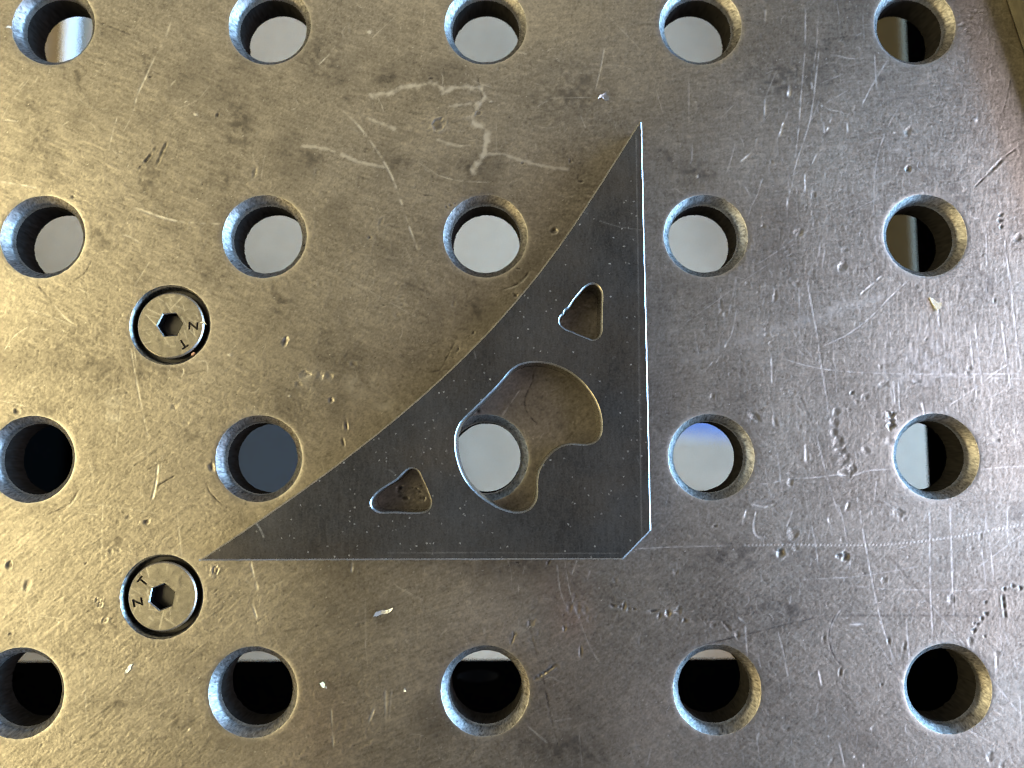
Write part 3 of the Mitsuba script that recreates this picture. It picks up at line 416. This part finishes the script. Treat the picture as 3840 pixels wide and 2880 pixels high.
bores, holes_made = [], 0
for cx, cy, bolt, ang, rim, nz in rims:
    cs, sn_ = np.cos(ang), np.sin(ang)
    jag = ndimage.gaussian_filter1d(rng.normal(0, 1, len(ang)), 1.4, mode='wrap') * 0.11 + ndimage.gaussian_filter1d(rng.normal(0, 1, len(ang)), 6, mode='wrap') * 0.16
    z0 = sample(relief, cx + rim * cs, cy + rim * sn_) - (0.03 if bolt else 0.075)
    if bolt:
        prof = [(0, None), (-0.10, -0.10), (-0.28, -0.36), (-0.44, -0.60), (-0.60, -0.90), (-0.68, -1.5), (-0.72, -2.2), (-0.75, -3.0)]
        nominal = 9.08
    else:
        prof = [(0, None), (-0.10, -0.16), (-0.26, -0.32), (-0.55, -0.62), (-0.85, -0.95), (-1.15, -1.30), (-1.38, -1.62), (-1.52, -1.95), (-1.60, -2.4), (-1.62, -3.2), (-1.63, -4.5), (-1.63, -6), (-1.63, -7.5), (-1.63, -9.2), (-1.63, -10.0)]
        nominal = 9.56
    loops, cols = [], []
    for k, (dr_, zz) in enumerate(prof):
        r = rim + dr_ if k < 3 else nominal + dr_ + nz * (0.45 if k < 8 else 0.2) + (jag if k >= len(prof) - 2 and not bolt else 0)
        rough = ndimage.gaussian_filter(rng.normal(0, 1, len(ang)), 0.8) * (0.035 if 1 < k < 8 else 0.02)
        loops.append(np.column_stack([cx + (r + rough) * cs, cy + (r + rough) * sn_, z0 if zz is None else np.full(len(ang), zz) + rough * (0.6 if zz > -9 else 0)]))
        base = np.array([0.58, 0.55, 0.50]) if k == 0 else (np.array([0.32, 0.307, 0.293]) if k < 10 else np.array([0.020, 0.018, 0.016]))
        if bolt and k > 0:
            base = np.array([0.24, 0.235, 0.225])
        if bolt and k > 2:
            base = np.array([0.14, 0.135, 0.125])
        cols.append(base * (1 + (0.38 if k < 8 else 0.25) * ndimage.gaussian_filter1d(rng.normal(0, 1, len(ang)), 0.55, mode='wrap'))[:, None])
    cut = len(prof) if bolt else 10
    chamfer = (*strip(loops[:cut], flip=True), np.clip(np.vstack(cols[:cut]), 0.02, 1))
    if bolt:
        bores += [chamfer, (*flat(Polygon(np.column_stack([cx + 8.5 * cs, cy + 8.5 * sn_])), -2.98), (0.10, 0.095, 0.09))]
        continue
    name = 'welding_table__bored_hole' + ('' if not holes_made else f'_{holes_made:03d}')
    holes_made += 1
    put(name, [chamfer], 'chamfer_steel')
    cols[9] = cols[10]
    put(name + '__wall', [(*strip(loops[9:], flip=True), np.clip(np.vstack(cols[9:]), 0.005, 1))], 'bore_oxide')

# the plain rest of the top, outside the finely modelled part, and its underside
TX0, TX1, TY0, TY1 = -275.0, 156.0, -225.0, 225.0
circle = lambda x, y, r, n=64: Polygon([(x + r * math.cos(2 * math.pi * i / n), y + r * math.sin(2 * math.pi * i / n)) for i in range(n)])
outer = [(x, y) for x in np.arange(-250, 101, 50.0) for y in np.arange(-200, 201, 50.0) if not (X0 < x < X1 and Y0 < y < Y1)]
rest = box(TX0, TY0, TX1, TY1) - box(X0, Y0, X1, Y1) - shapely.union_all([circle(x, y, 9.56) for x, y in outer])
pieces = [(top_v, faces, col)] + bores
pieces.append((*flat(rest, 0.0), STEEL))
under = box(TX0, TY0, TX1, TY1) - shapely.union_all([circle(x, y, 7.93) for x, y in outer + HOLES])
pieces.append((*flat(under, -10.0, up=False), (0.05, 0.05, 0.05)))
side = np.array([[TX0, TY0], [TX1, TY0], [TX1, TY1], [TX0, TY1]])
for a, b in zip(side, np.roll(side, -1, 0)):
    pieces.append((np.array([[*a, -10], [*b, -10], [*b, 0], [*a, 0.0]]), np.array([[0, 1, 2], [0, 2, 3]]), (0.12, 0.115, 0.11)))
for x, y in outer:
    a = np.arange(64) * 2 * np.pi / 64
    pieces.append((*strip([np.column_stack([x + r * np.cos(a), y + r * np.sin(a), np.full(64, zz)]) for r, zz in ((9.56, 0.0), (7.93, -1.7), (7.93, -10.0))], flip=True), (0.30, 0.28, 0.26)))
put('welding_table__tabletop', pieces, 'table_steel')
tagged('welding_table', 'worn scratched steel welding table with rows of round bored holes', 'welding table')


def plate_xz(x0, x1, z0, z1, y, thick, holes):
    poly = box(x0, z0, x1, z1)
    for hx, hz, r in holes:
        poly = poly - circle(hx, hz, r, 40)
    m = trimesh.creation.extrude_polygon(poly, thick, engine='earcut')
    v = np.array(m.vertices)
    return trimesh.Trimesh(np.column_stack([v[:, 0], y + v[:, 2] - thick, v[:, 1]]), np.array(m.faces)[:, ::-1], process=False)


put('welding_table__rib', [faceted(plate_xz(TX0 + 4, 151.8, -100, -10.05, -69.7, 8, [(-4.75, -80.8, 6.7), (-154.75, -80.8, 6.0)]))], 'dark_steel')
a = np.arange(32) * 2 * np.pi / 32
put('welding_table__rib__hole_light_sleeve', [(*strip([np.column_stack([-4.75 + 6.6 * np.cos(a), np.full(32, y_), -80.8 + 6.6 * np.sin(a)]) for y_ in (-77.6, -69.75)]), (0.07, 0.085, 0.11))], 'bore_oxide')  # added sleeve; its bluish colour stands in for window light on the hole wall
put('welding_table__side_plate', [faceted(boxmesh(152.2, 159.9, TY0, TY1, -100, -10.05))], 'dark_steel')

# two flush bolts with a hexagon socket and stamped letters Z T


def letter(kind, s):
    """Strokes of a stamped letter, capital height s, centred, as one polygon."""
    w = 0.25 * s
    if kind == 'T':
        lines = [((-0.38, 0.5), (0.38, 0.5)), ((0, 0.5), (0, -0.55))]
    else:
        lines = [((-0.36, 0.5), (0.36, 0.5)), ((0.36, 0.5), (-0.36, -0.5)), ((-0.36, -0.5), (0.36, -0.5))]
    return shapely.union_all([shapely.LineString(np.array(l) * s).buffer(w / 2, cap_style='square', join_style='mitre') for l in lines])


def bolt(key, x, y, top, hex_deg, marks, seed, off):
    r = np.random.default_rng(seed)
    RH = 7.5
    ring = lambda rad: Polygon([(rad * math.cos(a), rad * math.sin(a)) for a in np.arange(180) * 2 * np.pi / 180])
    hexa = lambda rad: Polygon([(off[0] + rad * math.cos(math.radians(hex_deg + 60 * i)), off[1] + rad * math.sin(math.radians(hex_deg + 60 * i))) for i in range(6)])
    marks_p = []
    for ch, deg, rad, s in marks:
        m = shapely.affinity.rotate(letter(ch, s), deg - 90, origin=(0, 0))
        marks_p.append(shapely.affinity.translate(m, rad * math.cos(math.radians(deg)), rad * math.sin(math.radians(deg))))
    face = ring(RH - 0.35) - hexa(3.08) - shapely.union_all(marks_p)
    inner = np.array([p for p in np.stack(np.meshgrid(np.arange(-8, 8, 0.22), np.arange(-8, 8, 0.22)), -1).reshape(-1, 2)])
    keep = shapely.contains_xy(face.buffer(-0.12), inner[:, 0], inner[:, 1])
    border = [np.array(shapely.segmentize(g_, 0.2).coords)[:-1] for g_ in [face.exterior, *face.interiors]]
    p = np.vstack([inner[keep], *border])
    f = Delaunay(p).simplices
    c = p[f].mean(1)
    f = f[shapely.contains_xy(face, c[:, 0], c[:, 1])]
    a, b, c = p[f[:, 0]], p[f[:, 1]], p[f[:, 2]]
    s = (b[:, 0] - a[:, 0]) * (c[:, 1] - a[:, 1]) - (b[:, 1] - a[:, 1]) * (c[:, 0] - a[:, 0])
    f = np.where((s > 0)[:, None], f, f[:, ::-1])[np.abs(s) > 1e-7]
    nzv = meshkit.fbm(np.column_stack([p * 1.2, p[:, :1] * 0 + seed]), 4, seed)
    fine_ = r.normal(0, 1, len(p))
    scr = np.zeros(len(p))
    for _ in range(46):
        q, aa, LL = r.uniform(-7, 7, 2), r.normal(2.2, 0.7), r.uniform(0.7, 4)
        dd = np.array([math.cos(aa), math.sin(aa)]) * LL
        t = np.clip(((p - q) @ dd) / LL ** 2, 0, 1)
        scr = np.maximum(scr, r.uniform(0.15, 0.55) * np.exp(-(np.hypot(*(p - q - t[:, None] * dd).T) / 0.13) ** 2))
    colr = np.array([0.31, 0.285, 0.24]) * (1 + 0.7 * (nzv - 0.5) + 0.06 * fine_)[:, None]
    colr = colr * (1 - scr[:, None]) + np.array([0.8, 0.77, 0.7]) * scr[:, None]
    out = [(np.column_stack([p, top + 0.003 * fine_ - 0.02 * scr + 0.05 * (nzv - 0.5)]), f, colr)]
    ang = np.arange(180) * 2 * np.pi / 180
    lp = lambda rad, zz: np.column_stack([rad * np.cos(ang), rad * np.sin(ang), np.full(180, zz)])
    out.append((*strip([lp(RH - 0.35, top), lp(RH - 0.15, top - 0.12), lp(RH, top - 0.36)], flip=True), (0.62, 0.60, 0.57)))
    out.append((*strip([lp(RH, top - 0.36), lp(RH, top - 5.0)], flip=True), (0.08, 0.08, 0.08)))
    h0, h1 = np.array(hexa(3.08).exterior.coords)[:-1], np.array(hexa(2.84).exterior.coords)[:-1]
    well = []
    for k in range(6):
        e = (k + 1) % 6
        quad = lambda A, za, B, zb: (np.array([[*A[k], za], [*A[e], za], [*B[e], zb], [*B[k], zb]]), np.array([[0, 2, 1], [0, 3, 2]]) if Polygon(h0).exterior.is_ccw else np.array([[0, 1, 2], [0, 2, 3]]))
        out.append((*quad(h0, top, h1, top - 0.34), (0.66, 0.64, 0.60)))
        well.append((*quad(h1, top - 0.34, h1, top - 4.6), (0.004, 0.004, 0.004)))
    well.append((*flat(hexa(2.84), top - 4.6), (0.003, 0.003, 0.003)))
    put(key, out, 'bolt_steel', (x, y))
    put(key + '__hexagon_socket', well, 'bore_oxide', (x, y))
    for k, m in enumerate(marks_p):
        c = np.array(shapely.segmentize(m.exterior, 0.3).coords)[:-1]
        walls = strip([np.column_stack([c, np.full(len(c), top)]), np.column_stack([c, np.full(len(c), top - 0.42)])], flip=not m.exterior.is_ccw)
        name = f'{key}__letter' + ('' if k == 0 else f'_{k:03d}')
        put(name, [(*walls, (0.10, 0.095, 0.09)), (*flat(m, top - 0.42), (0.05, 0.047, 0.045))], 'bolt_steel', (x, y))
        labels[name] = {'label': f'stamped letter {marks[k][0]} in the bolt head'}


bolt('welding_table__socket_bolt', *BOLTS[0], -0.30, 4.5, [('Z', -2, 5.1, 1.75), ('T', -55, 5.25, 1.65)], 21, (-0.15, 0.12))
bolt('welding_table__socket_bolt_001', *BOLTS[1], -0.30, 81, [('Z', 193, 5.4, 1.75), ('T', 143, 5.45, 1.65)], 22, (-0.05, -0.1))
labels['welding_table__socket_bolt'] = {'label': 'upper hexagon socket bolt with letters Z T at its right'}
labels['welding_table__socket_bolt_001'] = {'label': 'lower hexagon socket bolt with letters Z T at its left'}

# ------------------------------------------------------------------ the gusset plate lying on the table
HYPOTENUSE=[(-59.58,-21.07),(-41.48,-8.89),(-30.07,-0.59),(-16.67,10.71),(-7.16,18.92),(0.32,26.35),(7.25,34.30),(12.78,41.28),(15.62,44.49),(24.79,59.43),(33.79,72.80),(34.59,73.75)]
BIG_CUTOUT=[(10.84,20.21),(13.03,20.00),(15.22,19.38),(17.40,18.45),(19.58,17.06),(21.31,15.30),(22.81,13.10),(23.88,10.70),(24.50,8.41),(24.74,6.45),(24.46,4.93),(23.57,3.74),(22.48,3.09),(21.17,2.92),(19.43,3.03),(17.70,3.00),(16.17,2.57),(14.65,1.71),(13.12,0.20),(12.02,-1.31),(11.36,-2.81),(10.96,-4.53),(10.87,-6.25),(10.81,-7.96),(10.57,-9.03),(9.81,-10.10),(8.94,-10.84),(7.65,-11.20),(6.14,-11.11),(4.20,-10.61),(2.05,-9.64),(-0.11,-8.35),(-2.05,-6.74),(-3.56,-4.70),(-4.65,-2.76),(-5.41,-0.61),(-5.81,1.55),(-5.95,3.71),(-5.82,5.23),(-5.22,6.75),(-4.24,8.05),(-2.29,10.00),(-0.11,12.07),(2.07,14.36),(4.26,16.66),(6.45,18.85),(7.77,19.73),(9.09,20.12)]
UPPER_CUTOUT=[(23.40,37.13),(23.94,36.99),(24.56,36.44),(24.95,35.71),(25.10,34.80),(25.10,33.16),(25.03,31.35),(24.96,29.54),(24.91,27.73),(24.81,26.65),(24.42,25.84),(23.70,25.30),(22.81,25.25),(22.28,25.48),(21.21,25.93),(19.61,26.57),(18.89,26.93),(17.74,27.34),(16.85,27.93),(16.31,28.56),(16.19,29.19),(16.33,29.92),(16.69,30.37),(17.23,30.73),(17.21,31.18),(17.37,31.46),(17.77,31.64),(18.41,32.27),(19.05,33.27),(19.68,34.18),(20.41,34.99),(21.14,35.81),(21.86,36.58),(22.59,36.95)]
LOWER_CUTOUT=[(-15.44,-2.19),(-14.71,-2.28),(-14.06,-2.75),(-13.57,-3.63),(-12.91,-5.16),(-12.25,-6.69),(-11.59,-8.14),(-11.30,-9.02),(-11.42,-9.90),(-11.90,-10.62),(-12.70,-11.08),(-14.15,-11.21),(-17.38,-11.16),(-20.61,-11.11),(-22.06,-11.02),(-23.03,-10.50),(-23.53,-9.78),(-23.58,-8.98),(-23.23,-8.18),(-22.43,-7.38),(-20.98,-6.34),(-19.22,-5.06),(-17.45,-3.86),(-16.65,-2.98),(-16.01,-2.42)]

THICK, BEV = 8.0, 0.37


def spline(p, step, closed, smooth):
    p = np.array(p, float)
    if closed:
        p = np.vstack([p, p[:1]])
    tck, _ = splprep(p.T, s=smooth, per=closed)
    q = np.array(splev(np.linspace(0, 1, 3000), tck)).T
    t = np.r_[0, np.cumsum(np.hypot(*np.diff(q, axis=0).T))]
    k = np.linspace(0, t[-1], int(t[-1] / step) + 1)
    q = np.column_stack([np.interp(k, t, q[:, 0]), np.interp(k, t, q[:, 1])])
    return q[:-1] if closed else q


def ragged(p, amount, seed):
    """A flame-cut edge: small uneven waves along the outline, none at its corners."""
    r = np.random.default_rng(seed)
    t = np.roll(p, -1, 0) - np.roll(p, 1, 0)
    t /= np.maximum(np.linalg.norm(t, axis=1, keepdims=True), 1e-9)
    nz = ndimage.gaussian_filter1d(r.normal(0, 1, len(p)), 1.6, mode='wrap') * 1.4 + ndimage.gaussian_filter1d(r.normal(0, 1, len(p)), 8, mode='wrap') * 2.0
    turn = np.abs((np.roll(p, -1, 0) - 2 * p + np.roll(p, 1, 0))).sum(1)
    soft = ndimage.minimum_filter1d((turn < 0.03).astype(float), 5, mode='wrap')
    return p + amount * (nz * soft)[:, None] * np.column_stack([t[:, 1], -t[:, 0]])


line = lambda a, b, step=0.25: np.column_stack([np.linspace(a[i], b[i], max(2, int(math.dist(a, b) / step))) for i in (0, 1)])[:-1]
hyp = spline(HYPOTENUSE[:-1], 0.25, False, 0.35)
A, B, C, D, E = (-59.58, -21.10), (28.95, -21.20), (34.99, -15.17), (34.60, 73.2), (34.2, 73.74)
outline = np.vstack([line(A, B), line(B, C), line(C, D), line(D, E), line(E, hyp[-1]), hyp[::-1][:-1]])
loops = [ragged(outline, 0.022, 1)] + [ragged(spline(p, 0.22, True, s), 0.018, 5 + i) for i, (p, s) in enumerate(((BIG_CUTOUT, 0.12), (UPPER_CUTOUT, 0.02), (LOWER_CUTOUT, 0.06)))]


def inset(p, d, hole):
    """The outline moved by d into the plate's material, vertex by vertex."""
    if Polygon(p).exterior.is_ccw == hole:
        p = p[::-1]
    a, b = p - np.roll(p, 1, 0), np.roll(p, -1, 0) - p
    na, nb = (np.column_stack([-v[:, 1], v[:, 0]]) / np.maximum(np.linalg.norm(v, axis=1, keepdims=True), 1e-9) for v in (a, b))
    m = na + nb
    m /= np.maximum((m * na).sum(1, keepdims=True), 0.45)
    return p, p + d * m


edges, tops, walls = [], [], []
for k, p in enumerate(loops):
    p, qn = inset(p, BEV, k > 0)
    p, qm = inset(p, BEV * 0.42, k > 0)
    edges.append(p); tops.append(qn)
    r = np.random.default_rng(60 + k)
    h = lambda q_, z_: np.column_stack([q_, np.full(len(q_), z_)])
    v, f = strip([h(p, THICK - BEV * 1.15), h(qm, THICK - BEV * 0.45), h(qn, THICK)])
    walls.append((v, f, np.clip(np.array([0.60, 0.60, 0.60] if k == 0 else [0.42, 0.42, 0.41]) * (1 + 0.16 * r.normal(0, 1, len(v)))[:, None], 0.2, 0.95)))
    zs = np.linspace(THICK - BEV * 1.15, 0.0, 7)
    v, f = strip([h(p + (0 if i in (0, 6) else 1) * 0.02 * r.normal(0, 1, p.shape), zz) for i, zz in enumerate(zs[::-1])])
    walls.append((v, f, np.clip(np.array([0.13, 0.12, 0.105]) * (1 + 0.22 * r.normal(0, 1, len(v)))[:, None], 0.03, 0.9)))
face = Polygon(tops[0], [t for t in tops[1:]]).buffer(0)
if face.geom_type != 'Polygon':
    face = max(face.geoms, key=lambda g_: g_.area)
inner = np.stack(np.meshgrid(np.arange(-60, 36, 0.24), np.arange(-22, 75, 0.24)), -1).reshape(-1, 2)
inner = inner + np.random.default_rng(3).uniform(-0.05, 0.05, inner.shape)
inner = inner[shapely.contains_xy(face.buffer(-0.13), inner[:, 0], inner[:, 1])]
p = np.vstack([inner, *tops])
f = Delaunay(p).simplices
c = p[f].mean(1)
f = f[shapely.contains_xy(face.buffer(0.002), c[:, 0], c[:, 1])]
a, b, c = p[f[:, 0]], p[f[:, 1]], p[f[:, 2]]
s = (b[:, 0] - a[:, 0]) * (c[:, 1] - a[:, 1]) - (b[:, 1] - a[:, 1]) * (c[:, 0] - a[:, 0])
f = np.where((s > 0)[:, None], f, f[:, ::-1])[np.abs(s) > 1e-8]
r = np.random.default_rng(4)
fb = lambda sx_, sy_, o, k: meshkit.fbm(np.column_stack([p[:, 0] / sx_, p[:, 1] / sy_, p[:, 0] * 0]), o, k)
cloud, streak, grit = fb(9, 12, 4, 1), fb(0.35, 1.7, 3, 2), r.normal(0, 1, len(p))
base = np.array([0.128, 0.123, 0.117]) * (1 + 0.7 * (cloud - 0.5) + 0.45 * (streak - 0.5) + 0.10 * grit)[:, None] * (1 + (fb(14, 10, 3, 9) - 0.5)[:, None] * np.array([0.22, 0.0, -0.26]))
zt = THICK + 0.012 * (streak - 0.5) + 0.0022 * grit
wear = np.zeros(len(p))
speck = r.random(len(p))
wear[speck > 0.9955] = r.uniform(0.25, 0.75, (speck > 0.9955).sum())
wear[speck > 0.9988] = 1.0
zt[speck > 0.9955] += 0.02
wear[len(inner):] = 0.0


def rule(pts, w, amount):
    global wear
    pts = np.asarray(pts, float)
    for q0, q1 in zip(pts[:-1], pts[1:]):
        d_ = q1 - q0
        t_ = np.clip(((p - q0) @ d_) / (d_ @ d_), 0, 1)
        k_ = np.exp(-(np.hypot(*(p - q0 - t_[:, None] * d_).T) / w) ** 2) * amount * (0.65 + 0.7 * (streak if amount < 0.9 else 0.5))
        wear = np.maximum(wear, k_)


rule([(33.2, 70.0), (33.15, 51.0), (33.0, 26.0), (32.9, -12.0), (32.95, -17.0)], 0.13, 0.16)
rule([(25.0, 51.0), (29.5, 49.6), (34.5, 48.9)], 0.12, 0.16)
rule([(-47.6, -13.4), (-46.6, -14.8), (-46.0, -16.2)], 0.14, 0.5)
rule([(-20, -19.5), (28, -19.9)], 0.1, 0.15)
for _ in range(40):
    x_, y_, a_ = r.uniform(-58, 34), r.uniform(-20, 72), r.normal(1.57, 0.5)
    L_ = r.uniform(0.4, 2.0)
    rule([(x_, y_), (x_ + L_ * math.cos(a_), y_ + L_ * math.sin(a_))], 0.12, r.uniform(0.05, 0.16))
wear = np.clip(wear, 0, 1)
base = base * (1 - wear[:, None]) + np.array([0.92, 0.92, 0.90]) * wear[:, None]
bottom = Polygon(edges[0], [e for e in edges[1:]])
put('gusset_plate', [(np.column_stack([p, zt]), f, np.clip(base, 0.02, 1))] + walls + [(*flat(bottom.buffer(0), 0.0, up=False), (0.1, 0.1, 0.1))], 'mill_scale', (0, 0))
# it rests on the highest grains of the table's surface
scene['gusset_plate']['to_world'] = T().translate([0, 0, 0.00006])
tagged('gusset_plate', 'dark grey triangular steel gusset plate with three cutouts and a curved long side', 'gusset plate')

# ------------------------------------------------------------------ the flat bar at the top right corner
ang = math.atan2(92.64 - 106.16, 125.08 - 121.58)
d = np.array([math.cos(ang), math.sin(ang)])
nrm = np.array([-d[1], d[0]])            # points away from the picture, to the right
m = boxmesh(-60, 60, 0.0, 30, 0.08, 6.0, 0.4)
v = np.array(m.vertices)
c0 = np.array([121.58, 106.16])
xy = c0 + v[:, :1] * d + v[:, 1:2] * nrm
m2 = trimesh.Trimesh(np.column_stack([xy, v[:, 2]]), m.faces, process=False)
put('flat_bar', [faceted(m2)], 'bar_steel')
tagged('flat_bar', 'olive grey steel flat bar cut off by the top right corner', 'steel bar')

# ------------------------------------------------------------------ crumbs, shavings and flakes on the table


def crumb(key, x, y, pts, thick, bsdf, z0, curl, seed, label, category, tilt=(0, 0)):
    """A small torn flake: an outline in mm with an uneven, curled upper side."""
    r = np.random.default_rng(seed)
    poly = Polygon(pts).buffer(0.02)
    q = np.array(shapely.segmentize(poly.exterior, 0.12).coords)[:-1]
    q = q + r.normal(0, 0.02, q.shape)
    inn = np.stack(np.meshgrid(np.arange(-6, 6, 0.12), np.arange(-6, 6, 0.12)), -1).reshape(-1, 2)
    inn = inn[shapely.contains_xy(Polygon(q).buffer(-0.05), inn[:, 0], inn[:, 1])]
    pp = np.vstack([q, inn])
    ff = Delaunay(pp).simplices
    cc = pp[ff].mean(1)
    ff = ff[shapely.contains_xy(Polygon(q), cc[:, 0], cc[:, 1])]
    a, b, c = pp[ff[:, 0]], pp[ff[:, 1]], pp[ff[:, 2]]
    s = (b[:, 0] - a[:, 0]) * (c[:, 1] - a[:, 1]) - (b[:, 1] - a[:, 1]) * (c[:, 0] - a[:, 0])
    ff = np.where((s > 0)[:, None], ff, ff[:, ::-1])
    lift = curl * (pp ** 2).sum(1) + pp[:, 0] * tilt[0] + pp[:, 1] * tilt[1] + 0.10 * (meshkit.noise(np.column_stack([pp * 2.2, pp[:, :1] * 0 + seed])) - 0.5)
    lift -= lift.min()
    up_, dn_ = np.column_stack([pp, z0 + thick + lift]), np.column_stack([pp, z0 + lift])
    n_ = len(q)
    rim_ = strip([dn_[:n_], up_[:n_]], flip=not Polygon(q).exterior.is_ccw)
    put(key, [(up_, ff, None), (dn_, ff[:, ::-1], None), (*rim_, None)], bsdf, (x, y))
    tagged(key, label, category)


crumb('metal_shaving', -22.13, -33.28, [(-2.1, -0.75), (-1.3, -0.75), (-0.6, -0.45), (0.4, -0.3), (1.3, -0.1), (1.9, 0.55), (2.1, 1.0), (1.5, 0.75), (0.7, 0.45), (-0.3, 0.45), (-1.0, 0.2), (-1.6, 0.1)], 0.16, 'mat_chip_metal', 0.05, 0.10, 31, 'silver curled metal shaving on the table below the gusset plate', 'metal shaving', (0.05, -0.25))
crumb('metal_chip', -76.75, -44.92, [(-0.7, -1.0), (-0.1, -0.8), (0.5, -0.1), (0.45, 0.25), (0.9, 0.95), (0.3, 0.9), (-0.2, 0.3), (-0.6, -0.3)], 0.14, 'mat_chip_metal', 0.05, 0.12, 32, 'small jagged silver metal chip below the lower bolt', 'metal chip', (0.2, -0.15))
crumb('metal_burr', 27.32, 82.6, [(-1.5, -0.7), (-0.7, -0.2), (0.2, -0.9), (0.9, -0.8), (1.2, -0.1), (0.6, 0.3), (0.4, 1.0), (-0.2, 0.5), (-1.0, 0.2)], 0.25, 'mat_burr_metal', 0.03, 0.10, 33, 'rough grey metal burr on the table above the gusset tip', 'metal burr', (-0.1, 0.25))
crumb('cream_flake', 101.31, 34.09, [(-1.2, 1.5), (-0.5, 1.3), (0.2, 0.5), (1.2, 0.2), (1.0, -0.8), (0.1, -1.5), (-0.3, -0.6), (-0.8, 0.4)], 0.35, 'mat_cream_flake', 0.04, 0.05, 34, 'cream coloured flake on the table at the right, below a hole', 'flake', (0.1, -0.1))
crumb('yellow_flake', -35.09, -48.56, [(-0.5, 0.3), (0.1, 0.65), (0.55, 0.15), (0.45, -0.6), (0.1, -0.5)], 0.12, 'mat_yellow_flake', 0.05, 0.1, 35, 'tiny pale yellow flake beside the hole below the gusset', 'flake', (-0.2, -0.1))
crumb('white_speck', -34.36, -49.10, [(-0.2, 0.1), (0.05, 0.3), (0.22, 0.1), (0.18, -0.3)], 0.10, 'mat_chip_metal', 0.05, 0.1, 36, 'tiny white speck touching the pale yellow flake', 'speck')
crumb('silver_sliver', -63.05, 30.05, [(-0.9, 0.35), (-0.2, 0.55), (0.15, 0.5), (0.6, -0.2), (0.0, 0.1)], 0.10, 'mat_chip_metal', -0.26, 0.02, 37, 'thin pointed silver sliver on the right rim of the upper bolt', 'metal sliver', (0.1, 0.0))
crumb('rust_crumb', -65.55, 23.30, [(-0.35, -0.25), (0.1, -0.3), (0.5, 0.25), (0.2, 0.45), (-0.25, 0.2)], 0.35, 'mat_rust_crumb', -0.95, 0.1, 38, 'orange brown crumb in the gap below the upper bolt', 'crumb')
crumb('bright_speck', -17.41, -49.76, [(-0.3, -0.35), (0.35, -0.2), (0.15, 0.15), (-0.05, 0.5)], 0.15, 'mat_chip_metal', 0.05, 0.15, 39, 'bright metal speck left of the bottom middle hole', 'speck', (0.2, 0.0))
crumb('tan_flake', -110.1, 99.3, [(-0.6, 0.0), (0.5, -0.2), (0.45, 0.25), (-0.2, 0.4)], 0.2, 'mat_cream_flake', 0.04, 0.1, 40, 'small tan flake left of the top left hole', 'flake')

# ------------------------------------------------------------------ what stands on the floor and shows through the holes
put('black_bin', [faceted(boxmesh(-800, -470, -170, 140, -849.9, -560, 8))], 'black_plastic')
tagged('black_bin', 'black box below the third hole of the left column', 'box')
put('slate_box', [faceted(boxmesh(-440, -190, -150, 130, -849.9, -640, 6))], 'slate_paint')
tagged('slate_box', 'slate grey box below the hole left of the gusset plate', 'box')
a = np.arange(40) * 2 * np.pi / 40
tube = strip([np.column_stack([-591 + 11 * np.cos(a), np.full(40, yy_), -838 + 11 * np.sin(a)]) for yy_ in (-0.0 + 330, 860.0)], flip=False)
put('white_tube', [(*tube, None)], 'white_enamel')
tagged('white_tube', 'white round tube on the floor below the top left hole', 'tube')
put('blue_strip', [faceted(boxmesh(150, 420, 8, 70, -849.9, -847, 1))], 'blue_paint')
tagged('blue_strip', 'faded blue strip on the floor below the hole right of the gusset', 'strip')
put('olive_shade_box', [faceted(boxmesh(470, 900, 130, 900, -849.9, -700, 6))], 'olive_shade')  # added box standing in for the darkened floor under these holes
tagged('olive_shade_box', 'dark olive box added for the shaded floor below the two upper right holes', 'box')
put('black_bin_001', [faceted(boxmesh(470, 900, -430, -140, -849.9, -620, 8))], 'black_plastic')
tagged('black_bin_001', 'black box below the bottom right corner hole', 'box')
